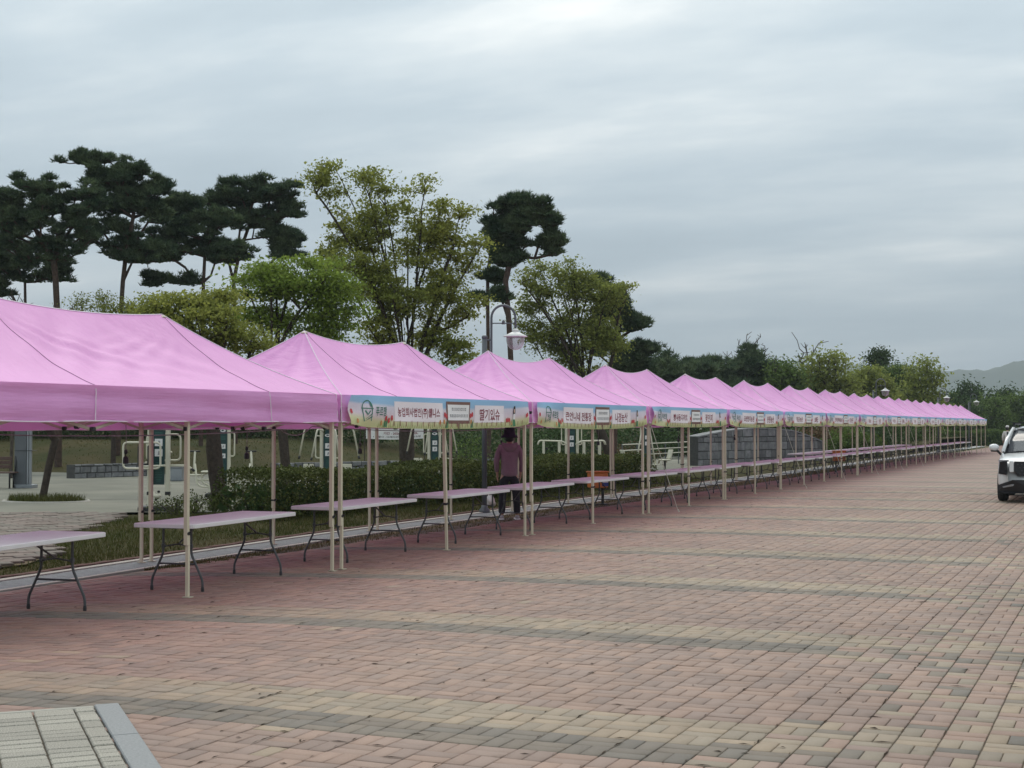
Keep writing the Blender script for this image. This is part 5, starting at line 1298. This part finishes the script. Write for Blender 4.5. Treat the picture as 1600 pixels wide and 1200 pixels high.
# lettered event banner strung between the trees
A, B = base_at(572, 58), base_at(662, 59); D = B-A; t = thing('event_banner', 'white lettered banner strung low between trees, reading 2026.03.27', 'banner', (A.x, A.y, 0), math.atan2(D.y, D.x))
Lb = D.length
def ES(u, v, off=0.): return (Lb*u, -off+.02*math.sin(u*7), 1.24+.62*v-.04*math.sin(math.pi*u))
q = MB(); q.grid(lambda u, v: ES(u, v), 20, 4); q.build('cloth', M['white'], t, True)
def ewords(txt, u0, u1, v0, v1, m):
    vs, fs, _ = text_geo(txt); q = MB(); q.add([ES(u0+(u1-u0)*x, v0+(v1-v0)*y, .012) for x, y in vs], fs); q.build('lettering', m, t)
ewords('기간 : 2026.03.27~2026.', .30, .90, .30, .48, M['bwine']); ewords('• 시행사 : 다케이건설(주) • 현장소장', .12, .95, .08, .22, M['bdark'])
for x in (-.05, Lb+.05): q = MB(); q.tube([(x, .03, 0), (x, .03, 1.95)], .022, 6); q.build('pole', M['twig'], t)
# dark display stand near the end of the row
b = base_at(1450, 112); t = thing('lectern_sign', 'dark slanted information stand under the farthest tents', 'sign', (b.x, b.y, 0), R(10))
q = MB(); q.rbox((0, 0, .5), (.14, .12, 1.0), .01); q.build('stem', M['black'], t); q = MB(); q.box((0, 0, 1.15), (.75, .04, .55), M4=Matrix.Rotation(R(35), 3, 'X')); q.build('panel', M['black'], t)

# ---------------------------------------------------------------- people
def skin(name, joints, edges, m, parent, sub=2):
    keys = list(joints); me = bpy.data.meshes.new(name); me.from_pydata([joints[k][0] for k in keys], [(keys.index(a), keys.index(b_)) for a, b_ in edges], [])
    o = bpy.data.objects.new(name, me); col.objects.link(o); o.modifiers.new('skin', 'SKIN'); ss = o.modifiers.new('sub', 'SUBSURF'); ss.levels = sub; ss.render_levels = sub
    for i, k in enumerate(keys):
        r = joints[k][1]; r = r if isinstance(r, tuple) else (r, r); me.skin_vertices[0].data[i].radius = r; me.skin_vertices[0].data[i].use_root = (i == 0)
    bpy.context.view_layer.update(); dg = bpy.context.evaluated_depsgraph_get(); nm = bpy.data.meshes.new_from_object(o.evaluated_get(dg))
    bpy.data.objects.remove(o); nm.materials.clear(); nm.materials.append(m); nm.polygons.foreach_set('use_smooth', [True]*len(nm.polygons))
    return link(name, nm, parent)
def person(lab, loc, rz, top, bottom, hatm, hatkind, brim=True, vest=None, s=1.):
    t = thing('person', lab, 'person', loc, rz); t.scale = (s, s, s)
    J = dict(pel=((0, 0, .93), (.10, .075)), spn=((0, .0, 1.10), (.125, .09)), chs=((0, -.01, 1.29), (.15, .10)), nkb=((0, -.005, 1.42), (.07, .065)), nk=((0, .01, 1.48), (.05, .05)), hd0=((0, .02, 1.55), (.070, .078)), hd1=((0, .025, 1.64), (.074, .088)), hd2=((0, .02, 1.70), (.055, .066)))
    E_ = [('pel', 'spn'), ('spn', 'chs'), ('chs', 'nkb'), ('nkb', 'nk'), ('nk', 'hd0'), ('hd0', 'hd1'), ('hd1', 'hd2')]
    for sd_, sx in (('l', -1), ('r', 1)):
        sp = .145 if sx < 0 else .15
        J.update({sd_+'sh': ((sx*.165, -.005, 1.375), (.062, .06)), sd_+'ua': ((sx*.215, -.0, 1.25), (.050, .05)), sd_+'el': ((sx*.245, .00, 1.11), (.042, .042)), sd_+'fa': ((sx*.235, .05, .99), (.037, .037)), sd_+'wr': ((sx*.225, .10, .885), (.026, .03)), sd_+'pm': ((sx*.222, .115, .82), (.020, .038)),
                  sd_+'hp': ((sx*.085, 0, .88), (.078, .08)), sd_+'th': ((sx*.11, .012, .70), (.080, .085)), sd_+'kn': ((sx*.125, .02, .49), (.056, .06)), sd_+'cf': ((sx*.138, -.005, .33), (.052, .056)), sd_+'an': ((sx*sp, .0, .10), (.036, .04)), sd_+'ft': ((sx*(sp+.015), .12, .045), (.040, .03))})
        E_ += [('chs', sd_+'sh'), (sd_+'sh', sd_+'ua'), (sd_+'ua', sd_+'el'), (sd_+'el', sd_+'fa'), (sd_+'fa', sd_+'wr'), (sd_+'wr', sd_+'pm'), ('pel', sd_+'hp'), (sd_+'hp', sd_+'th'), (sd_+'th', sd_+'kn'), (sd_+'kn', sd_+'cf'), (sd_+'cf', sd_+'an'), (sd_+'an', sd_+'ft')]
        for f_, (dy, ln) in enumerate(((-.028, .075), (-.009, .088), (.010, .085), (.028, .068))):
            a = (sx*.222, .117+dy, .80); b_ = (sx*.216, .122+dy*1.1, .80-ln*.55); c_ = (sx*.205, .120+dy*1.1, .80-ln)
            J[f'{sd_}f{f_}a'] = (b_, .0085); J[f'{sd_}f{f_}b'] = (c_, .0075); E_ += [(sd_+'pm', f'{sd_}f{f_}a'), (f'{sd_}f{f_}a', f'{sd_}f{f_}b')]
        J[sd_+'t0'] = ((sx*.205, .15, .835), .0095); J[sd_+'t1'] = ((sx*.198, .165, .795), .008); E_ += [(sd_+'wr', sd_+'t0'), (sd_+'t0', sd_+'t1')]
    body = skin('body', J, E_, M['skin'], t)
    # face: nose, eyes, mouth, ears
    q = MB(); q.tube([(0, .105, 1.655), (0, .130, 1.618), (0, .112, 1.605)], .011, 6)
    for sx in (-1, 1): q.lathe([(.0, -.03), (.018, -.018), (.022, 0), (.016, .022), (0, .03)], (sx*.082, .015, 1.63), 8, .5, 1.)
    q.build('face_feature', M['skin'], body, True); q = MB()
    for sx in (-1, 1): q.box((sx*.032, .106, 1.645), (.026, .006, .010))
    q.box((0, .104, 1.572), (.045, .006, .008)); q.build('eye_and_mouth', M['hair'], body)
    # clothes
    K = ('spn', 'chs'); up = dict(hm0=((0, 0, .80), (.160, .125)), hem=((0, .0, .88), (.176, .135)), wst=((0, .0, .98), (.172, .130)), spn=((0, 0, 1.12), (.172, .125)), chs=((0, -.012, 1.29), (.186, .128)), yok=((0, -.008, 1.385), (.105, .085)), col=((0, -.004, 1.45), (.072, .075)))
    ue = [('hm0', 'hem'), ('hem', 'wst'), ('wst', 'spn'), ('spn', 'chs'), ('chs', 'yok'), ('yok', 'col')]
    for sd_, sx in (('l', -1), ('r', 1)):
        up.update({sd_+'s': ((sx*.170, -.005, 1.375), (.078, .076)), sd_+'u': ((sx*.220, 0, 1.25), (.066, .068)), sd_+'e': ((sx*.250, .0, 1.11), (.058, .060)), sd_+'f': ((sx*.240, .05, .99), (.050, .052)), sd_+'w': ((sx*.230, .09, .905), (.040, .043))})
        ue += [('chs', sd_+'s'), (sd_+'s', sd_+'u'), (sd_+'u', sd_+'e'), (sd_+'e', sd_+'f'), (sd_+'f', sd_+'w')]
    skin('sweatshirt', up, ue, top, t)
    if hatkind == 'bucket':
        q = MB(); q.grid(lambda u, v: ((.115+.03*math.sin(math.pi*v))*math.cos(math.pi*(1+u))*(1-.25*v), -.02+(-.095-.02*math.sin(math.pi*v))*math.sin(math.pi*u)*(1-.15*v)-.0, 1.475-.135*v-.03*math.sin(math.pi*u)), 14, 8)
        ho = q.build('hood', top, t, True); ho.modifiers.new('thick', 'SOLIDIFY').thickness = .03
    lo = dict(wb=((0, 0, .95), (.138, .108)), pel=((0, 0, .88), (.140, .112))); le = [('wb', 'pel')]
    for sd_, sx in (('l', -1), ('r', 1)):
        lo.update({sd_+'h': ((sx*.092, 0, .82), (.103, .108)), sd_+'t': ((sx*.115, .012, .66), (.092, .096)), sd_+'k': ((sx*.130, .02, .48), (.076, .078)), sd_+'c': ((sx*.140, .0, .30), (.070, .074)), sd_+'a': ((sx*.148, .0, .10), (.066, .070))})
        le += [('pel', sd_+'h'), (sd_+'h', sd_+'t'), (sd_+'t', sd_+'k'), (sd_+'k', sd_+'c'), (sd_+'c', sd_+'a')]
        sh = dict(a=((sx*.150, -.045, .052), (.048, .050)), b=((sx*.152, .03, .050), (.046, .046)), c=((sx*.160, .12, .040), (.050, .036)), d=((sx*.165, .18, .034), (.040, .028)))
        skin('shoe', sh, [('a', 'b'), ('b', 'c'), ('c', 'd')], M['shoe'], t)
        q = MB(); q.rbox((sx*.156, .065, .012), (.105, .30, .022), .008); q.build('sole', M['white'], t)
    skin('trousers', lo, le, bottom, t)
    q = MB()
    if hatkind == 'bucket': q.lathe([(.178, 1.565), (.170, 1.580), (.112, 1.635), (.108, 1.70), (.095, 1.752), (.05, 1.768), (0, 1.772)], (0, .02, 0), 22, .95, 1.05)
    else: q.lathe([(.098, 1.640), (.098, 1.68), (.085, 1.735), (.045, 1.76), (0, 1.765)], (0, .02, 0), 18, .95, 1.06); q.box((0, .14, 1.648), (.13, .10, .012))
    h_ = q.build('hat', hatm, t, True)
    q = MB(); q.lathe([(.02, 1.47), (.075, 1.50), (.088, 1.56), (.09, 1.62), (.085, 1.66)], (0, .0, 0), 14, .95, 1.); q.build('hair', M['hair'], t, True)
    if vest is not None:
        skin('vest', dict(a=((0, -.03, .98), (.07, .105)), b=((0, -.04, 1.15), (.07, .100)), c=((0, -.05, 1.33), (.075, .098)), d=((0, -.03, 1.43), (.06, .07))), [('a', 'b'), ('b', 'c'), ('c', 'd')], vest, t)
    return t
pb_ = gnd(796, 812)
person('person seen from behind in a mauve hooded top, black trousers and black hat', (pb_.x, pb_.y, 0), R(YAW+6), M['hood'], M['trouser'], M['hat'], 'bucket', s=.985)
pb_ = base_at(1574, 82)
person('person in a white top, dark vest strip and pale cap, beyond the car', (pb_.x, pb_.y, 0), R(10), M['shirt'], M['trouser'], M['shirt'], 'cap', vest=M['vest'])
# crumpled white carrier bag
b = gnd(766, 793); q = MB(); g_ = random.Random(4)
q.grid(lambda u, v: ((.13-.05*v+.02*math.sin(u*25+v*6))*math.cos(6.2832*u)*(.35+.65*math.sin(math.pi*min(1, v*.8+.15))), (.10+.02*math.sin(u*19+v*9))*math.sin(6.2832*u)*(.35+.65*math.sin(math.pi*min(1, v*.8+.15))), .27*v+.012*math.sin(u*31)), 28, 10)
tg = thing('carrier_bag', 'crumpled white and pink carrier bag on the ground beside the person', 'bag', (b.x, b.y, .0)); q.build('bag_body', M['bag'], tg, True)
q = MB(); q.tube([(-.05, 0, .25), (-.03, .01, .33), (.03, .0, .33), (.05, 0, .25)], .006, 5); q.build('handle', M['bag'], tg)

# ---------------------------------------------------------------- white people carrier parked at the right
CX, CY = -1.93, 35.45
car = thing('parked_car', 'white people carrier parked facing the tents, with a roof box', 'car', (CX, CY, 0), R(1.0))
def loft(secs, m, name, parent, smooth=True, sharp=38):
    q = MB(); n = len(secs[0]); vs = sum(secs, []); fs = []
    for i in range(len(secs)-1):
        for k in range(n-1): fs.append((i*n+k, i*n+k+1, (i+1)*n+k+1, (i+1)*n+k))
    fs.append(tuple(range(n))); fs.append(tuple(range(len(secs)*n-1, (len(secs)-1)*n-1, -1)))
    q.add(vs, fs); o = q.build(name, m, parent, smooth)
    return o
def body_sec(y, w_, zb, zt, zs, crown):
    half = [(0, zb), (w_*.80, zb), (w_*.95, zb+.05), (w_, zb+.20), (w_*1.0, (zb+zs)/2+.06), (w_*.985, zs-.10), (w_*.95, zs), (w_*.80, zs+(zt-zs)*.55), (w_*.45, zt), (0, zt+crown)]
    return [(x, y, z) for x, z in half]+[(-x, y, z) for x, z in half[-2::-1]]
S_ = [body_sec(.0, .74, .36, .93, .88, .01), body_sec(.05, .88, .30, .985, .93, .012), body_sec(.14, .945, .26, 1.02, .965, .015), body_sec(.35, .975, .24, 1.06, 1.0, .02), body_sec(.75, .99, .23, 1.11, 1.05, .02), body_sec(1.15, .997, .22, 1.17, 1.10, .015), body_sec(2.0, .998, .22, 1.19, 1.12, 0), body_sec(3.5, .998, .22, 1.20, 1.14, 0), body_sec(4.7, .985, .24, 1.20, 1.14, 0), body_sec(5.05, .95, .30, 1.18, 1.12, 0), body_sec(5.15, .86, .38, 1.12, 1.05, 0)]
bo = loft(S_, M['carpaint'], 'body', car)
def cab(y, wb, zb, wt, zt):
    half = [(wb, zb), (wb-.02, zb+.04), (wt+.04, zt-.10), (wt, zt-.04), (wt-.14, zt), (0, zt+.02)]
    return [(x, y, z) for x, z in half]+[(-x, y, z) for x, z in half[-2::-1]]
# roof and pillars
ro = loft([cab(1.95, .72, 1.66, .66, 1.705), cab(2.3, .72, 1.67, .66, 1.745), cab(3.5, .72, 1.67, .66, 1.755), cab(4.7, .70, 1.64, .64, 1.73), cab(4.95, .66, 1.58, .60, 1.66)], M['carpaint'], 'roof', car)
gl = loft([cab(.98, .90, 1.13, .80, 1.16), cab(1.45, .915, 1.14, .76, 1.45), cab(1.98, .92, 1.14, .70, 1.69), cab(2.6, .92, 1.14, .69, 1.72), cab(4.6, .91, 1.14, .68, 1.70), cab(5.0, .86, 1.14, .62, 1.5)], M['glass'], 'windows', car)
for sx in (-1, 1):
    q = MB(); q.tube([(sx*.90, 1.0, 1.15), (sx*.83, 1.45, 1.44), (sx*.715, 2.0, 1.695)], .045, 6); q.build('pillar', M['carpaint'], car, True)
    q = MB(); q.bar((sx*.70, 2.1, 1.80), (sx*.70, 4.6, 1.80), .04, .03); q.bar((sx*.70, 2.1, 1.72), (sx*.70, 2.12, 1.80), .035); q.bar((sx*.70, 4.58, 1.72), (sx*.70, 4.6, 1.80), .035); q.build('roof_rail', M['black'], car)
    # mirror
    mi = MB(); mi.lathe([(0, -.12), (.06, -.10), (.085, -.03), (.085, .04), (.05, .10), (0, .115)], (0, 0, 0), 14)
    mv = [Matrix.Rotation(R(90), 3, 'Y') @ Vector(v) for v in mi.v]; mi.v = [(sx*1.115+v.x, 1.28+v.y*.9, 1.25+v.z*.95) for v in mv]
    mo = mi.build('mirror', M['carpaint'], car, True); q = MB(); q.rbox((sx*1.10, 1.30, 1.165), (.20, .10, .045), .02); q.bar((sx*.96, 1.32, 1.08), (sx*1.05, 1.30, 1.17), .05); q.build('mirror_foot', M['black'], mo)
    # headlight: tall dark lens with a grey upper strip
    q = MB(); q.add([(sx*.735, -.004, .955), (sx*.91, .082, .945), (sx*.935, .115, .66), (sx*.76, .02, .64), (sx*.735, .05, .955), (sx*.91, .13, .945), (sx*.935, .16, .66), (sx*.76, .08, .64)], [(0, 1, 2, 3), (7, 6, 5, 4), (0, 4, 5, 1), (1, 5, 6, 2), (2, 6, 7, 3), (3, 7, 4, 0)]); q.v = [(x+sx*.012, y-.045, z) for x, y, z in q.v]; hl = q.build('headlight', M['grille'], car)
    q = MB(); q.add([(sx*.70, -.02, .985), (sx*.93, .085, .975), (sx*.93, .085, .935), (sx*.70, -.02, .94)], [(0, 1, 2, 3)])
    q.v = [(x+sx*.012, y-.040, z) for x, y, z in q.v]; q.build('lamp_reflector', M['alum'], hl)
    q = MB(); q.rbox((sx*.655, -.012, .83), (.10, .05, .26), .015); q.build('grille_pillar', M['carpaint'], car)
    q = MB(); q.add([(sx*.86, .04, .37), (sx*.66, -.052, .43), (sx*.60, -.052, .43), (sx*.62, -.052, .39), (sx*.84, .03, .345)], [(0, 1, 2, 3, 4)]); q.v = [(x, y-.05, z) for x, y, z in q.v]; q.build('bumper_insert', M['alum'], car)
    q = MB(); q.add([(sx*.96, .11, .40), (sx*.62, -.045, .53), (0, -.045, .53), (0, -.045, .22), (sx*.80, -.02, .22), (sx*.96, .11, .26)], [(0, 1, 2, 3, 4, 5)]); q.v = [(x+sx*.01, y-.03, z) for x, y, z in q.v]; q.build('lower_bumper', M['black'], car)
    for yw in (.98, 4.07):
        wh = thing('wheel', '', '') if False else None
        q = MB(); q.lathe([(.20, -.11), (.31, -.115), (.345, -.09), (.352, 0), (.345, .09), (.31, .115), (.20, .11)], (0, 0, 0), 28); q.v = [(sx*.90+v[2], yw+v[1], .352+v[0]) for v in q.v]; wo = q.build('tyre', M['tyre'], car, True)
        q = MB(); q.lathe([(0, .05), (.06, .06), (.10, .03), (.19, .05), (.235, .10), (.235, -.10)], (0, 0, 0), 20); q.v = [(sx*(.895+v[2]), yw+v[1], .352+v[0]) for v in q.v]; q.build('rim', M['chrome'], wo, True)
q = MB(); q.add([(-.60, -.03, .95), (.60, -.03, .95), (.60, -.035, .74), (.50, -.035, .62), (-.50, -.035, .62), (-.60, -.035, .74), (-.60, .03, .95), (.60, .03, .95), (.60, .03, .74), (.50, .03, .62), (-.50, .03, .62), (-.60, .03, .74)], [(0, 1, 2, 3, 4, 5)[::-1]]+[(i, (i+1) % 6, (i+1) % 6+6, i+6) for i in range(6)]); gr_ = q.build('grille', M['grille'], car)
q = MB()
for i in range(14):
    for j in range(4):
        x, z = -.56+i*.086+(j % 2)*.043, .67+j*.07
        if abs(x) < .56 and (z > .74 or abs(x) < .5): q.rbox((x, -.038, z), (.036, .012, .022), .004)
q.build('grille_stud', M['steel'], gr_)['kind'] = 'stuff'
q = MB(); q.box((0, -.04, .47), (.52, .012, .11)); q.build('number_plate', M['white'], car)
q = MB(); q.bar((-.60, .99, 1.165), (.60, .99, 1.165), .05, .02); q.build('wiper_cowl', M['black'], car)
bx = thing('roof_box', 'grey streamlined roof box mounted on the white car', 'roof box', (CX, CY, 0), R(1.0))
loft([[(x, y, z) for x, z in ((-.05, zb_), (-w_, zb_), (-w_-.02, zb_+.06), (-w_+.05, zt_), (-.1, zt_+.02), (.1-w_*0, zt_+.02), (w_-.05, zt_), (w_+.02, zb_+.06), (w_, zb_), (.05, zb_))] for y, w_, zb_, zt_ in ((1.55, .30, 1.90, 1.94), (1.75, .42, 1.86, 2.05), (2.2, .46, 1.85, 2.16), (3.3, .46, 1.85, 2.20), (3.7, .40, 1.87, 2.12))], M['alum'], 'shell', bx)
q = MB(); q.bar((-.74, 2.3, 1.83), (.74, 2.3, 1.83), .05, .03); q.bar((-.74, 3.4, 1.83), (.74, 3.4, 1.83), .05, .03); q.build('cross_bar', M['black'], bx)

# ---------------------------------------------------------------- wooded hills on the skyline
def hill(u, v):
    az = R(-38+u*84); dist = 2050+v*1000; c = math.sin(az)*dist, math.cos(az)*dist; a = math.degrees(az)
    crest = 104+16*math.sin(a*.11+1.2)+13*math.sin(a*.37+.4)+5*math.sin(a*1.3)+3*math.sin(a*3.1+1)
    k = math.sin(math.pi*min(1., v/.66)*.5) if v < .66 else 1-.4*(v-.66)/.34
    rough = 9*math.sin(a*2.3+v*9)*math.sin(v*13+a*.9)*k*(1-k)*2.2+2.*math.sin(a*9+v*31)*k
    return (c[0], c[1], -3+(crest+3)*k+rough)
mb = MB(); mb.grid(hill, 260, 30); struct('hills', mb, M['rock'], True)
# the air between here and the hills
hz = MB(); hz.box((0, 0, 105), (7000, 7000, 212.4))
hm = bpy.data.materials.new('haze_air'); hm.use_nodes = True; t_ = NT(hm.node_tree); t_.n.clear(); o_ = t_.new('ShaderNodeOutputMaterial'); pv = t_.new('ShaderNodeVolumePrincipled')
pv.inputs['Color'].default_value = (.80, .88, .95, 1); pv.inputs['Density'].default_value = .00030; pv.inputs['Anisotropy'].default_value = 0.
t_.link(pv.outputs[0], o_.inputs['Volume'])
tag(hz.build('haze', hm), 'thin pale blue haze in front of the distant hills', 'haze', kind='stuff')
bpy.context.view_layer.update()
